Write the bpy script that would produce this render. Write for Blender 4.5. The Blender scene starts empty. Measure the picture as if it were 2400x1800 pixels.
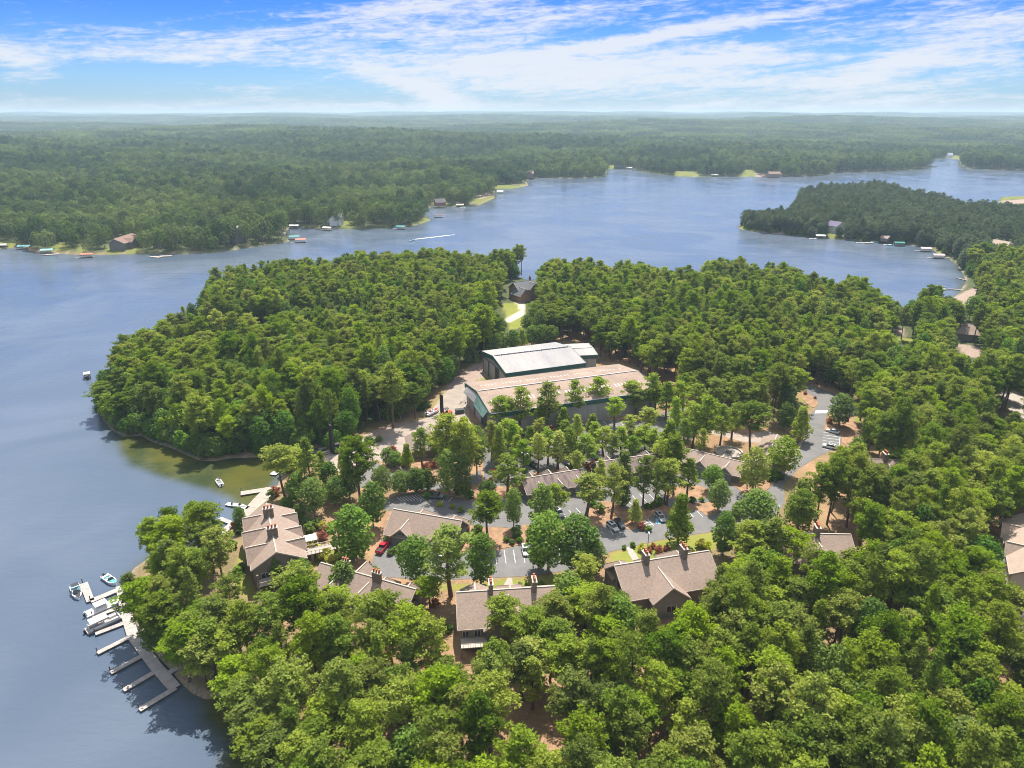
import bpy, math, random
import numpy as np
from mathutils import Vector, Matrix
random.seed(7); rng = np.random.default_rng(11)
R = math.radians
S = bpy.context.scene
COL = S.collection
# ------------------------------------------------------------------ camera
F = 1667.0; TH = math.atan(635 / F); CT, ST = math.cos(TH), math.sin(TH); H = 115.0; GZ = 2.0
cam_d = bpy.data.cameras.new('camera'); cam = bpy.data.objects.new('camera', cam_d); COL.objects.link(cam)
cam.location = (0, 0, H); cam.rotation_euler = (R(90) - TH, 0, 0)
cam_d.sensor_width = 36; cam_d.lens = 36 * F / 2400; cam_d.clip_start = 1; cam_d.clip_end = 60000
S.camera = cam
# ------------------------------------------------------------------ world, sun, exposure
SUN_EL, SUN_AZ = R(62), R(5)          # azimuth measured from +y towards +x
S.view_settings.view_transform = 'Standard'; S.view_settings.look = 'None'; S.view_settings.gamma = 1
S.view_settings.exposure = 0.90
W = bpy.data.worlds.new('World'); S.world = W; W.use_nodes = True
class NT:
    """tiny helper for node trees"""
    def __init__(s, nt): s.n = nt.nodes; s.l = nt.links
    def new(s, t, **k):
        nd = s.n.new(t)
        for a, b in k.items(): setattr(nd, a, b)
        return nd
    def put(s, sock, v):
        if isinstance(v, bpy.types.NodeSocket): s.l.new(v, sock)
        elif v is not None: sock.default_value = v
    def m(s, op, a, b=None, c=None, clamp=False):
        nd = s.n.new('ShaderNodeMath'); nd.operation = op; nd.use_clamp = clamp
        for i, v in enumerate((a, b, c)):
            if v is not None: s.put(nd.inputs[i], v)
        return nd.outputs[0]
    def mix(s, f, a, b, mode='MIX'):
        nd = s.n.new('ShaderNodeMix'); nd.data_type = 'RGBA'; nd.blend_type = mode
        s.put(nd.inputs[0], f); s.put(nd.inputs[6], a); s.put(nd.inputs[7], b)
        return nd.outputs[2]
    def noise(s, vec, scale, detail=3, rough=.5, dist=0.0):
        nd = s.n.new('ShaderNodeTexNoise'); s.put(nd.inputs['Vector'], vec)
        nd.inputs['Scale'].default_value = scale; nd.inputs['Detail'].default_value = detail
        nd.inputs['Roughness'].default_value = rough; nd.inputs['Distortion'].default_value = dist
        return nd.outputs[0]
    def ramp(s, v, lo, hi):
        nd = s.n.new('ShaderNodeMapRange'); nd.interpolation_type = 'SMOOTHSTEP'
        s.put(nd.inputs[0], v); nd.inputs[1].default_value = lo; nd.inputs[2].default_value = hi
        return nd.outputs[0]
    def vec(s, x, y, z=0.0):
        nd = s.n.new('ShaderNodeCombineXYZ'); s.put(nd.inputs[0], x); s.put(nd.inputs[1], y); s.put(nd.inputs[2], z)
        return nd.outputs[0]
def c4(c): return (c[0], c[1], c[2], 1.0)
def sky_uv(px, py):
    a = (px - 1200) / F; b = (900 - py) / F
    d = Vector((a, CT + b * ST, -ST + b * CT)).normalized()
    return math.atan2(d.x, d.y), math.asin(d.z)
def build_world():
    t = NT(W.node_tree); t.n.clear()
    out = t.new('ShaderNodeOutputWorld'); bg = t.new('ShaderNodeBackground'); bg.inputs[1].default_value = 0.1
    sky = t.new('ShaderNodeTexSky'); sky.sky_type = 'NISHITA'; sky.sun_disc = False
    sky.sun_elevation = SUN_EL; sky.sun_rotation = SUN_AZ; sky.air_density = 1.0; sky.dust_density = 0.6; sky.ozone_density = 2.5
    tc = t.new('ShaderNodeTexCoord'); sx = t.new('ShaderNodeSeparateXYZ'); t.l.new(tc.outputs['Generated'], sx.inputs[0])
    x, y, z = sx.outputs
    az = t.m('ARCTAN2', x, y); el = t.m('ARCSINE', z)
    def blob(px, py, wx, wy, rot, amp):
        u0, v0 = sky_uv(px, py); u1, _ = sky_uv(px + wx, py); _, v1 = sky_uv(px, py - wy)
        su, sv = abs(u1 - u0), abs(v1 - v0); r = R(rot)
        du = t.m('SUBTRACT', az, u0); dv = t.m('SUBTRACT', el, v0)
        a = t.m('ADD', t.m('MULTIPLY', du, math.cos(r) / su), t.m('MULTIPLY', dv, math.sin(r) / su))
        b = t.m('ADD', t.m('MULTIPLY', du, -math.sin(r) / sv), t.m('MULTIPLY', dv, math.cos(r) / sv))
        q = t.m('ADD', t.m('MULTIPLY', a, a), t.m('MULTIPLY', b, b))
        return t.m('MULTIPLY', t.m('POWER', 2.718, t.m('MULTIPLY', q, -0.7)), amp)
    blobs = [(330, 118, 230, 32, 0, .8), (35, 140, 85, 36, -14, .85), (640, 95, 260, 40, 0, .30), (1080, 40, 300, 46, 3, .55),
             (1260, 155, 330, 42, 0, .62), (1010, 218, 95, 24, -14, 1.1), (1720, 125, 420, 30, 6, .55), (2260, 105, 300, 48, 14, .62),
             (1740, 50, 420, 13, 8, .55), (1650, 200, 520, 24, 0, .5), (1480, 95, 300, 13, 7, .5), (620, 212, 150, 20, 0, .45),
             (900, 150, 300, 30, 0, .30), (1250, 235, 200, 10, 3, .3), (300, 250, 900, 14, 0, .30), (2000, 235, 500, 16, 0, .22),
             (2080, 160, 90, 24, 20, .3), (900, 20, 140, 16, 5, .35), (1900, 85, 160, 20, 0, -.35), (1300, 232, 260, 12, 0, -.3), (450, 170, 500, 20, 0, -.2), (2330, 215, 120, 25, 0, -.2), (850, 210, 160, 16, 0, -.2)]
    s = None
    for b in blobs:
        v = blob(*b); s = v if s is None else t.m('ADD', s, v)
    base = t.m('ADD', t.m('MULTIPLY', t.ramp(az, -0.45, 0.05), 0.27), .08)
    u2 = t.m('ADD', t.m('MULTIPLY', az, 1.0), t.m('MULTIPLY', el, -1.2)); v2 = t.m('ADD', el, t.m('MULTIPLY', az, -0.035))
    n1 = t.noise(t.vec(t.m('MULTIPLY', u2, 7), t.m('MULTIPLY', v2, 62)), 1.0, 7, .62, .7)
    n2 = t.noise(t.vec(t.m('MULTIPLY', u2, 26), t.m('MULTIPLY', v2, 150), 3.1), 1.0, 6, .65, 1.2)
    n3 = t.noise(t.vec(t.m('MULTIPLY', az, 60), t.m('MULTIPLY', el, 160), 7.7), 1.0, 5, .6, .5)
    d = t.m('ADD', t.m('ADD', s, base), t.m('MULTIPLY', t.m('SUBTRACT', n1, .5), 2.0))
    d = t.m('ADD', d, t.m('MULTIPLY', t.m('SUBTRACT', n2, .5), 1.45)); d = t.m('ADD', d, t.m('MULTIPLY', t.m('SUBTRACT', n3, .5), .8))
    cov = t.ramp(d, .20, 1.22)
    cov = t.m('MULTIPLY', cov, .9)
    hor = t.m('SUBTRACT', 1.0, t.ramp(el, -0.002, 0.022))
    hi = t.ramp(el, 0.0, 0.14)
    blue = t.mix(hi, (0.35, 0.54, 0.86, 1), (0.105, 0.29, 0.72, 1))
    skyc = t.mix(1.0, sky.outputs[0], blue, 'MULTIPLY')
    skyc = t.mix(t.m('MULTIPLY', hor, .60), skyc, (4.2, 4.4, 4.8, 1))
    col = t.mix(cov, skyc, (4.5, 4.65, 5.0, 1))
    # out-of-view cloud overhead, added as soft white fill light, paler than the blue band
    over = t.noise(t.vec(t.m('DIVIDE', x, t.m('ADD', z, .2)), t.m('DIVIDE', y, t.m('ADD', z, .2))), 1.6, 5, .6, .6)
    high = t.mix(t.ramp(over, .3, .7), t.mix(.5, sky.outputs[0], (1.5, 2.4, 3.6, 1)), (6.2, 6.2, 6.4, 1))
    col = t.mix(t.ramp(el, .16, .42), col, high)
    t.l.new(col, bg.inputs[0]); t.l.new(bg.outputs[0], out.inputs[0])
build_world()
sl = bpy.data.lights.new('sun', 'SUN'); sl.energy = 4.6; sl.angle = R(0.53); sl.color = (1.0, .95, .87)
so = bpy.data.objects.new('sun', sl); COL.objects.link(so)
sd = Vector((math.sin(SUN_AZ) * math.cos(SUN_EL), math.cos(SUN_AZ) * math.cos(SUN_EL), math.sin(SUN_EL)))
so.rotation_euler = sd.to_track_quat('Z', 'Y').to_euler(); so.location = (0, 0, 400)
cy = S.cycles; cy.max_bounces = 5; cy.diffuse_bounces = 2; cy.glossy_bounces = 2; cy.transmission_bounces = 3
cy.volume_bounces = 0; cy.transparent_max_bounces = 4; cy.use_denoising = True; cy.sample_clamp_indirect = 4; cy.filter_width = 1.0
# ------------------------------------------------------------------ pixel -> world helpers
def U(px, py, z=GZ):
    a = (px - 1200) / F; b = (900 - py) / F
    d = (a, CT + b * ST, -ST + b * CT); k = (z - H) / d[2]
    return (d[0] * k, d[1] * k)
def proj(x, y, z):
    d = y * CT - (z - H) * ST; u = y * ST + (z - H) * CT
    return 1200 + F * x / d, 900 - F * u / d
def height_for(x, y, ytop, z0=GZ):
    lo, hi = 0.5, 45
    for _ in range(30):
        mid = (lo + hi) / 2
        if proj(x, y, z0 + mid)[1] > ytop: lo = mid
        else: hi = mid
    return lo
def inpoly(P, poly):
    x, y = P[:, 0], P[:, 1]; r = np.zeros(len(P), bool); n = len(poly); j = n - 1
    for i in range(n):
        xi, yi = poly[i]; xj, yj = poly[j]
        if yi != yj:
            c = ((yi > y) != (yj > y)) & (x < (xj - xi) * (y - yi) / (yj - yi) + xi); r ^= c
        j = i
    return r
def sdist(P, poly):
    """signed distance, positive inside"""
    d = np.full(len(P), 1e9); n = len(poly)
    for i in range(n):
        a = np.array(poly[i]); b = np.array(poly[(i + 1) % n]); ab = b - a
        t = np.clip(((P - a) @ ab) / (ab @ ab + 1e-9), 0, 1)
        q = P - a - t[:, None] * ab; d = np.minimum(d, np.hypot(q[:, 0], q[:, 1]))
    return np.where(inpoly(P, poly), d, -d)
# ------------------------------------------------------------------ shorelines (traced at water level, far shores of wooded land at crown height)
near_shore = [U(p[0], p[1], p[2] if len(p) > 2 else 0) for p in [
    (650, 1950), (625, 1800), (600, 1760), (580, 1710), (572, 1665), (545, 1622), (520, 1632), (483, 1640), (450, 1625), (424, 1601), (400, 1570), (363, 1531), (330, 1480),
    (305, 1435), (295, 1385), (310, 1335), (360, 1300), (420, 1285), (480, 1285), (520, 1262), (548, 1236), (580, 1205), (612, 1178), (632, 1158),
    (650, 1138), (662, 1112), (690, 1090), (725, 1076), (765, 1068), (770, 1052), (740, 1050), (700, 1062), (650, 1068), (600, 1072), (540, 1074),
    (505, 1081), (470, 1080), (440, 1068), (400, 1050), (357, 1036), (330, 1021), (290, 1024), (262, 1008), (242, 985), (233, 955, 2), (222, 930, 6),
    (226, 880, 10), (250, 835, 12), (270, 797, 14), (305, 785, 16), (335, 770, 16), (375, 760, 16), (392, 745, 16), (412, 727, 16), (462, 700, 17), (470, 680, 17), (484, 637, 17),
    (531, 629, 17), (664, 612, 17), (757, 606, 17), (800, 600, 17), (887, 587, 17), (974, 586, 17), (1053, 584, 17), (1125, 597, 17), (1183, 582, 17),
    (1236, 648, 3), (1262, 625, 12), (1295, 607, 17), (1353, 603, 17), (1436, 620, 17), (1509, 616, 17), (1577, 632, 17), (1600, 627, 17), (1690, 606, 17),
    (1737, 606, 17), (1853, 621, 17), (1897, 632, 17), (1925, 657, 17), (1962, 650, 17), (2034, 648, 17), (2095, 700, 14), (2130, 690, 14), (2168, 672, 17),
    (2216, 690, 12), (2230, 694, 2), (2246, 689), (2252, 678), (2264, 662), (2256, 640), (2240, 618), (2222, 606), (2200, 596), (2179, 580), (2140, 576), (2088, 570), (2016, 566),
    (1962, 560), (1900, 557), (1850, 551), (1803, 547), (1770, 543), (1734, 537), (1728, 533), (1737, 524, 0), (1762, 520, 3), (1790, 508, 8), (1831, 492, 16), (1853, 481, 16), (1875, 438, 17), (1944, 429, 17),
    (2016, 427, 17), (2070, 423, 17), (2160, 446, 17), (2208, 449, 17), (2251, 471, 17), (2316, 470, 17), (2338, 476), (2345, 463), (2400, 461), (2800, 470),
    (3600, 700), (5200, 1500)]] + [(420, -40), (0, 20), (-60, 60)]
far_shore = [U(p[0], p[1], 0) for p in [
    (-900, 600), (-400, 590), (0, 584), (47, 578), (72, 589), (123, 593), (195, 598), (271, 596), (325, 595), (434, 595), (506, 592), (579, 581), (640, 573), (680, 566), (672, 556),
    (669, 545), (680, 533), (705, 533), (759, 537), (800, 537), (908, 535), (963, 531), (1010, 517), (1002, 510), (992, 500), (1000, 489), (1017, 482), (1075, 486),
    (1125, 480), (1160, 464), (1158, 452), (1164, 443), (1198, 443), (1238, 435), (1234, 424), (1252, 417), (1342, 418), (1418, 415), (1420, 407), (1424, 396),
    (1480, 396), (1523, 406), (1600, 414), (1672, 414), (1774, 414), (1904, 414), (1962, 405), (2106, 401), (2161, 396), (2186, 390), (2168, 384), (2164, 376),
    (2215, 370), (2251, 374), (2249, 387), (2269, 396), (2400, 400), (2800, 406), (3400, 412)]] + [(16000, 2200), (16000, 24000), (-16000, 24000), (-16000, 700)]
def hills(x, y, sdv):
    k = np.clip((sdv - 60) / 900, 0, 1); k = k * k * (3 - 2 * k)
    h = 13 * np.sin(x / 610 + 1.3 + y / 1900) * np.cos(y / 430 + x / 2700) + 7 * np.sin(x / 330 + 2) * np.sin(y / 270 + x / 900) + 16 + 6 * np.sin(y / 900 + x / 1500 + 1)
    far = np.clip((y - 5000) / 9000, 0, 1)
    return k * h * (1 + np.clip((y - 1500) / 2500, 0, 1)) + far * (56 + 12 * np.sin(x / 2100 + 1) + 6 * np.sin(x / 640 + y / 1500))
def shore_sd(P):
    return sdist(P, near_shore), sdist(P, far_shore)
def land_z(P, both=None):
    a, b = both if both is not None else shore_sd(P)
    s = np.maximum(a, b)
    return np.clip(s * .36, -2.6, GZ) + np.where(b > 0, hills(P[:, 0], P[:, 1], b), 0), s
# ------------------------------------------------------------------ ground-cover regions (pixel outlines on the ground)
def G(pts, z=GZ): return [U(x, y, z) for x, y in pts]
LAWN = [G(p) for p in [
    [(1430, 1296), (1552, 1266), (1670, 1247), (1760, 1238), (1742, 1258), (1690, 1268), (1660, 1300), (1600, 1285), (1530, 1312), (1430, 1330)],
    [(1000, 1367), (1100, 1370), (1170, 1360), (1256, 1354), (1340, 1340), (1300, 1380), (1200, 1390), (1100, 1384), (1010, 1382)],
    [(566, 1340), (578, 1300), (572, 1280), (556, 1310), (545, 1350), (550, 1390), (590, 1400), (600, 1376)],
    [(1176, 712), (1228, 706), (1230, 765), (1195, 775)],
    [(2330, 900), (2420, 950), (2420, 1010), (2380, 990), (2350, 940)],
    [(1877, 918), (1905, 928), (1916, 942), (1914, 952), (1900, 956), (1875, 938)],
    [(1015, 952), (1030, 928), (1056, 905), (1084, 898), (1066, 922), (1040, 950), (1030, 965)],
    [(1112, 885), (1138, 874), (1146, 888), (1110, 898)], [(1990, 985), (2015, 975), (2020, 990), (1995, 1000)], [(2100, 790), (2150, 795), (2140, 805), (2100, 800)],
    [(735, 1322), (760, 1290), (745, 1275), (800, 1285), (812, 1320), (790, 1335)], [(2262, 680), (2300, 680), (2300, 692), (2262, 690)]]]
FARLAWN = [G(p, 1) for p in [
    [(119, 591), (126, 574), (165, 566), (166, 590)], [(180, 594), (186, 573), (208, 573), (207, 594)], [(245, 597), (256, 575), (326, 572), (327, 596)],
    [(-10, 583), (-10, 563), (45, 569), (40, 580)], [(796, 533), (802, 519), (832, 519), (826, 534)], [(1015, 482), (1019, 473), (1052, 477), (1050, 485)],
    [(1105, 478), (1110, 467), (1160, 457), (1162, 463), (1126, 480)], [(1424, 395), (1426, 387), (1446, 389), (1442, 395)], [(1575, 412), (1582, 402), (1632, 403), (1640, 413)],
    [(1732, 537), (1736, 531), (1792, 535), (1800, 545)], [(1940, 558), (1944, 548), (1978, 551), (1972, 560)], [(2186, 585), (2190, 580), (2224, 588), (2218, 602), (2196, 595)],
    [(2342, 475), (2345, 462), (2420, 459), (2420, 468), (2360, 470)], [(2200, 372), (2225, 365), (2256, 366), (2250, 374)], [(1735, 413), (1745, 399), (1765, 399), (1780, 413)],
    [(1145, 442), (1168, 434), (1200, 434), (1236, 432), (1236, 437), (1200, 442)], [(960, 531), (985, 518), (1003, 508), (1010, 516)]]]
DIRT = [G(p) for p in [
    [(1042, 925), (1046, 905), (1072, 880), (1108, 856), (1142, 848), (1140, 882), (1098, 902), (1086, 896), (1060, 915)],
    [(830, 1030), (870, 1012), (920, 995), (960, 985), (965, 1000), (900, 1018), (860, 1032)], [(2240, 806), (2305, 812), (2305, 838), (2262, 838)],
    [(2348, 470), (2420, 466), (2420, 476), (2350, 478)], [(1765, 416), (1775, 402), (1830, 402), (1832, 415)], [(2225, 700), (2246, 686), (2290, 672), (2296, 700), (2260, 720), (2240, 740), (2250, 715)],
    [(1750, 541), (1800, 545), (1850, 551), (1852, 546), (1800, 539)], [(2090, 765), (2120, 770), (2120, 790), (2095, 785)], [(1120, 468), (1160, 455), (1165, 445), (1110, 450)]]]
DRIVE = [G([(1180, 752), (1190, 745), (1226, 725), (1228, 738), (1194, 756)]), G([(1205, 700), (1225, 695), (1230, 726), (1222, 730)])]
# ------------------------------------------------------------------ materials
MATS = {}
def mat(name, col, rough=.7, var=.15, scale=.6, metal=0.0, bump=0.0, col2=None, spec=.5, stretch=None):
    if name in MATS: return MATS[name]
    m = bpy.data.materials.new(name); m.use_nodes = True; t = NT(m.node_tree)
    bs = t.n['Principled BSDF']; tc = t.new('ShaderNodeTexCoord'); v = tc.outputs['Object']
    if stretch:
        mp = t.new('ShaderNodeMapping'); mp.inputs['Scale'].default_value = stretch; t.l.new(v, mp.inputs[0]); v = mp.outputs[0]
    n = t.noise(v, scale, 5, .6); c2 = col2 or tuple(x * (1 - var * 2) for x in col)
    f = t.ramp(n, .3, .7)
    g1 = t.noise(v, scale * .11, 4, .65, .4); g2 = t.noise(v, scale * 9, 3, .7)
    gg = t.m('ADD', t.m('MULTIPLY', g1, .42), t.m('MULTIPLY', g2, .38)); gg = t.m('ADD', gg, .60)
    gc = t.new('ShaderNodeCombineColor'); [t.l.new(gg, gc.inputs[k]) for k in range(3)]
    t.l.new(t.mix(1.0, t.mix(f, c4(col), c4(c2)), gc.outputs[0], 'MULTIPLY'), bs.inputs['Base Color'])
    bs.inputs['Roughness'].default_value = rough; bs.inputs['Metallic'].default_value = metal
    bs.inputs['Specular IOR Level'].default_value = spec
    if bump:
        b = t.new('ShaderNodeBump'); b.inputs['Distance'].default_value = bump; t.l.new(n, b.inputs['Height']); t.l.new(b.outputs[0], bs.inputs['Normal'])
    MATS[name] = m; return m
def leaf_mat(name, dark, lite, trans=.32, wide=.75, patches=False):
    m = bpy.data.materials.new(name); m.use_nodes = True; t = NT(m.node_tree); t.n.clear()
    out = t.new('ShaderNodeOutputMaterial'); oi = t.new('ShaderNodeObjectInfo'); ge = t.new('ShaderNodeNewGeometry')
    f = t.m('ADD', t.m('MULTIPLY', oi.outputs['Random'], wide), t.m('MULTIPLY', ge.outputs['Random Per Island'], .45)); f = t.m('MULTIPLY', f, .83)
    if patches:   # stands of darker pine and paler hardwood
        pn_ = t.ramp(t.noise(ge.outputs['Position'], .0042, 5, .72, .8), .42, .60); f = t.m('ADD', t.m('MULTIPLY', f, .5), t.m('MULTIPLY', pn_, .5))
    c = t.mix(f, c4(dark), c4(lite))
    tc = t.new('ShaderNodeTexCoord')
    r2 = t.m('FRACT', t.m('MULTIPLY', oi.outputs['Random'], 17.3)); hs = t.new('ShaderNodeHueSaturation'); t.l.new(c, hs.inputs['Color'])
    t.put(hs.inputs['Hue'], t.m('ADD', .478, t.m('MULTIPLY', r2, .028))); t.put(hs.inputs['Saturation'], t.m('ADD', .85, t.m('MULTIPLY', r2, .2)))
    t.put(hs.inputs['Value'], t.m('ADD', .8, t.m('MULTIPLY', t.m('FRACT', t.m('MULTIPLY', oi.outputs['Random'], 41.9)), .4)))
    c = hs.outputs[0]
    d = t.new('ShaderNodeBsdfDiffuse'); tr = t.new('ShaderNodeBsdfTranslucent'); mx = t.new('ShaderNodeAddShader')
    t.l.new(c, d.inputs[0]); t.l.new(t.mix(1.0, c, (1.15 * trans * 2, 1.1 * trans * 2, .5 * trans * 2, 1), 'MULTIPLY'), tr.inputs[0])
    t.l.new(d.outputs[0], mx.inputs[0]); t.l.new(tr.outputs[0], mx.inputs[1]); t.l.new(mx.outputs[0], out.inputs[0])
    MATS[name] = m; return m
PINE = leaf_mat('pine_needles', (.052, .098, .014), (.188, .236, .022), .42)
BROAD = leaf_mat('broad_leaves', (.042, .094, .018), (.115, .180, .028), .42)
BRIGHT = leaf_mat('bright_leaves', (.115, .170, .020), (.185, .235, .030), .38, .6)
FARL = leaf_mat('distant_leaves', (.012, .036, .020), (.120, .165, .045), .3, .8, True)
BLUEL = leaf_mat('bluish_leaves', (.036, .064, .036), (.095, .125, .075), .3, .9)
BUSHM = leaf_mat('shrub_leaves', (.050, .110, .018), (.120, .180, .025))
YELM = leaf_mat('yellow_shrub_leaves', (.22, .24, .02), (.32, .33, .03))
REDM = leaf_mat('reddish_shrub_leaves', (.16, .06, .035), (.25, .10, .05))
BARK = mat('pine_bark', (.16, .10, .07), .9, .2, 3); GBARK = mat('grey_bark', (.30, .26, .23), .9, .15, 3)
ASPH = mat('asphalt', (.185, .176, .168), .95, .08, .22, col2=(.150, .144, .140), spec=.15); CONC = mat('pale_concrete', (.34, .27, .215), .85, .1, .25, col2=(.26, .21, .17))
KERB = mat('kerb_concrete', (.52, .46, .40), .85, .1, 1); MULCH = mat('pine_straw', (.36, .205, .115), .95, .2, .5, bump=.1, col2=(.22, .135, .075))
WALKM = mat('walkway_concrete', (.38, .325, .275), .85, .08, 1); PAINT = mat('road_paint', (.8, .8, .78), .7, .05, 2); BLUEP = mat('blue_road_paint', (.25, .5, .75), .7, .1, 2)
ROOF = mat('brown_shingles', (.325, .240, .188), .9, .2, 2.2, col2=(.235, .172, .135), bump=.02, stretch=(1, 1, 2)); ROOFS = mat('stained_shingles', (.25, .185, .15), .9, .2, .7, col2=(.115, .085, .085), stretch=(1.2, .3, .3))
GREYROOF = mat('grey_shingles', (.15, .155, .16), .9, .15, 3)
WALLM = mat('taupe_siding', (.20, .175, .145), .8, .1, 2); TRIM = mat('cream_trim', (.44, .38, .32), .7, .05, 2); SHAKE = mat('grey_shakes', (.23, .24, .23), .85, .15, 4)
STONE = mat('stone_veneer', (.24, .19, .15), .9, .25, 3, bump=.05); POT = mat('terracotta', (.45, .13, .06), .8, .15, 3); GLASS = mat('dark_glass', (.03, .04, .05), .08, .1, 1)
BRICK = mat('brick', (.36, .22, .16), .9, .15, 3); WHITE = mat('white_paint', (.78, .77, .75), .5, .04, 1); BLACK = mat('black_rubber', (.025, .025, .028), .6, .1, 2)
METW = mat('white_roof_metal', (.36, .33, .31), .85, .06, .15, col2=(.28, .268, .268), stretch=(1, .15, 1)); METT = mat('tan_roof_metal', (.330, .235, .175), .85, .08, .12, col2=(.235, .168, .128))
METG = mat('grey_roof_metal', (.40, .38, .37), .5, .08, .15); GREEN = mat('green_trim_metal', (.020, .095, .075), .5, .1, .3); GREY = mat('grey_siding', (.34, .32, .31), .7, .1, .4, col2=(.28, .26, .26), stretch=(3, 3, .2))
SKYL = mat('skylight_panel', (.46, .40, .35), .4, .05, 1); DECKM = mat('dock_planks', (.41, .365, .33), .8, .12, 1.1, col2=(.31, .28, .26)); FLOATM = mat('dock_side', (.16, .13, .11), .9, .1, 1)
CHROME = mat('galvanised_steel', (.5, .5, .5), .35, .1, 2, metal=.8); DARKM = mat('dark_interior', (.03, .03, .032), .8, .1, 1)
def paintm(n, c, r=.3): return mat(n, c, r, .03, 1, spec=.6)
# ------------------------------------------------------------------ mesh helpers
class MB:
    def __init__(s): s.v = []; s.f = []; s.mi = []; s.mats = []
    def mid(s, m):
        if m not in s.mats: s.mats.append(m)
        return s.mats.index(m)
    def add(s, vs, fs, m):
        o = len(s.v); k = s.mid(m); s.v += [tuple(v) for v in vs]
        for f in fs: s.f.append(tuple(i + o for i in f)); s.mi.append(k)
    def box(s, c, d, m, rz=0.0, taper=1.0):
        hx, hy, hz = d[0] / 2, d[1] / 2, d[2] / 2; ca, sa = math.cos(rz), math.sin(rz); vs = []
        for z, k in ((-hz, 1), (hz, taper)):
            for x, y in ((-hx, -hy), (hx, -hy), (hx, hy), (-hx, hy)):
                x *= k; y *= k; vs.append((c[0] + x * ca - y * sa, c[1] + x * sa + y * ca, c[2] + z))
        s.add(vs, [(3, 2, 1, 0), (4, 5, 6, 7), (0, 1, 5, 4), (1, 2, 6, 5), (2, 3, 7, 6), (3, 0, 4, 7)], m)
    def prism(s, poly, z0, z1, m, mside=None):
        n = len(poly)
        a = sum(poly[i][0] * poly[(i + 1) % n][1] - poly[(i + 1) % n][0] * poly[i][1] for i in range(n))
        if a < 0: poly = poly[::-1]
        vs = [(x, y, z0) for x, y in poly] + [(x, y, z1) for x, y in poly]
        s.add(vs, [tuple(range(n, 2 * n))], m)
        s.add(vs, [(i, (i + 1) % n, n + (i + 1) % n, n + i) for i in range(n)], mside or m)
    def tube(s, a, b, r0, r1, m, n=6, cap=True):
        a = Vector(a); b = Vector(b); d = (b - a).normalized(); p = d.orthogonal().normalized(); q = d.cross(p); vs = []
        for c, r in ((a, r0), (b, r1)):
            for i in range(n):
                t = 2 * math.pi * i / n; vs.append(c + p * (r * math.cos(t)) + q * (r * math.sin(t)))
        fs = [(i, (i + 1) % n, n + (i + 1) % n, n + i) for i in range(n)]
        if cap: fs += [tuple(range(n - 1, -1, -1)), tuple(range(n, 2 * n))]
        s.add(vs, fs, m)
    def loft(s, rings, m, cap=True):
        n = len(rings[0]); vs = [v for r in rings for v in r]; fs = []
        for k in range(len(rings) - 1):
            for i in range(n): fs.append((k * n + i, k * n + (i + 1) % n, (k + 1) * n + (i + 1) % n, (k + 1) * n + i))
        if cap: fs += [tuple(range(n - 1, -1, -1)), tuple(range((len(rings) - 1) * n, len(rings) * n))]
        s.add(vs, fs, m)
    def build(s, name, parent=None, smooth=False, link=True):
        me = bpy.data.meshes.new(name); me.from_pydata(s.v, [], s.f)
        for m in s.mats: me.materials.append(m)
        me.polygons.foreach_set('material_index', s.mi)
        if smooth: me.polygons.foreach_set('use_smooth', [True] * len(s.f))
        me.update(); o = bpy.data.objects.new(name, me)
        if link: COL.objects.link(o)
        if parent is not None: o.parent = parent
        return o
def tag(o, label=None, cat=None, group=None, kind=None):
    if label: o['label'] = label
    if cat: o['category'] = cat
    if group: o['group'] = group
    if kind: o['kind'] = kind
    return o
def empty(name, loc, rz=0.0, label=None, cat=None, group=None):
    o = bpy.data.objects.new(name, None); COL.objects.link(o); o.location = loc; o.rotation_euler = (0, 0, rz)
    return tag(o, label, cat, group)
def copy_tree(o, parent=None):
    c = o.copy(); COL.objects.link(c); c.parent = parent
    for ch in list(o.children): copy_tree(ch, c)
    return c
def polar_sheet(name, zfun, attrs, material, r0=85, r1=24000, n_r=640, a0=-50, a1=50, n_a=380):
    rr = r0 * (r1 / r0) ** (np.linspace(0, 1, n_r) ** 1.0); aa = np.radians(np.linspace(a0, a1, n_a))
    A, Rr = np.meshgrid(aa, rr); P = np.stack([np.sin(A) * Rr, np.cos(A) * Rr], -1).reshape(-1, 2)
    z, at = zfun(P)
    V = np.column_stack([P, z]); i = np.arange(n_r - 1)[:, None] * n_a + np.arange(n_a - 1)[None, :]; i = i.ravel()
    Fq = np.column_stack([i, i + n_a, i + n_a + 1, i + 1])
    me = bpy.data.meshes.new(name); me.vertices.add(len(V)); me.vertices.foreach_set('co', V.ravel())
    me.loops.add(Fq.size); me.loops.foreach_set('vertex_index', Fq.ravel().astype(np.int32))
    me.polygons.add(len(Fq)); me.polygons.foreach_set('loop_start', np.arange(0, Fq.size, 4, dtype=np.int32))
    try: me.polygons.foreach_set('loop_total', np.full(len(Fq), 4, np.int32))
    except Exception: pass
    me.update(calc_edges=True); me.validate()
    for k, v in at.items():
        a = me.attributes.new(k, 'FLOAT', 'POINT'); a.data.foreach_set('value', v.astype(np.float32))
    me.materials.append(material); me.polygons.foreach_set('use_smooth', [True] * len(me.polygons))
    o = bpy.data.objects.new(name, me); COL.objects.link(o); return o
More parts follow.
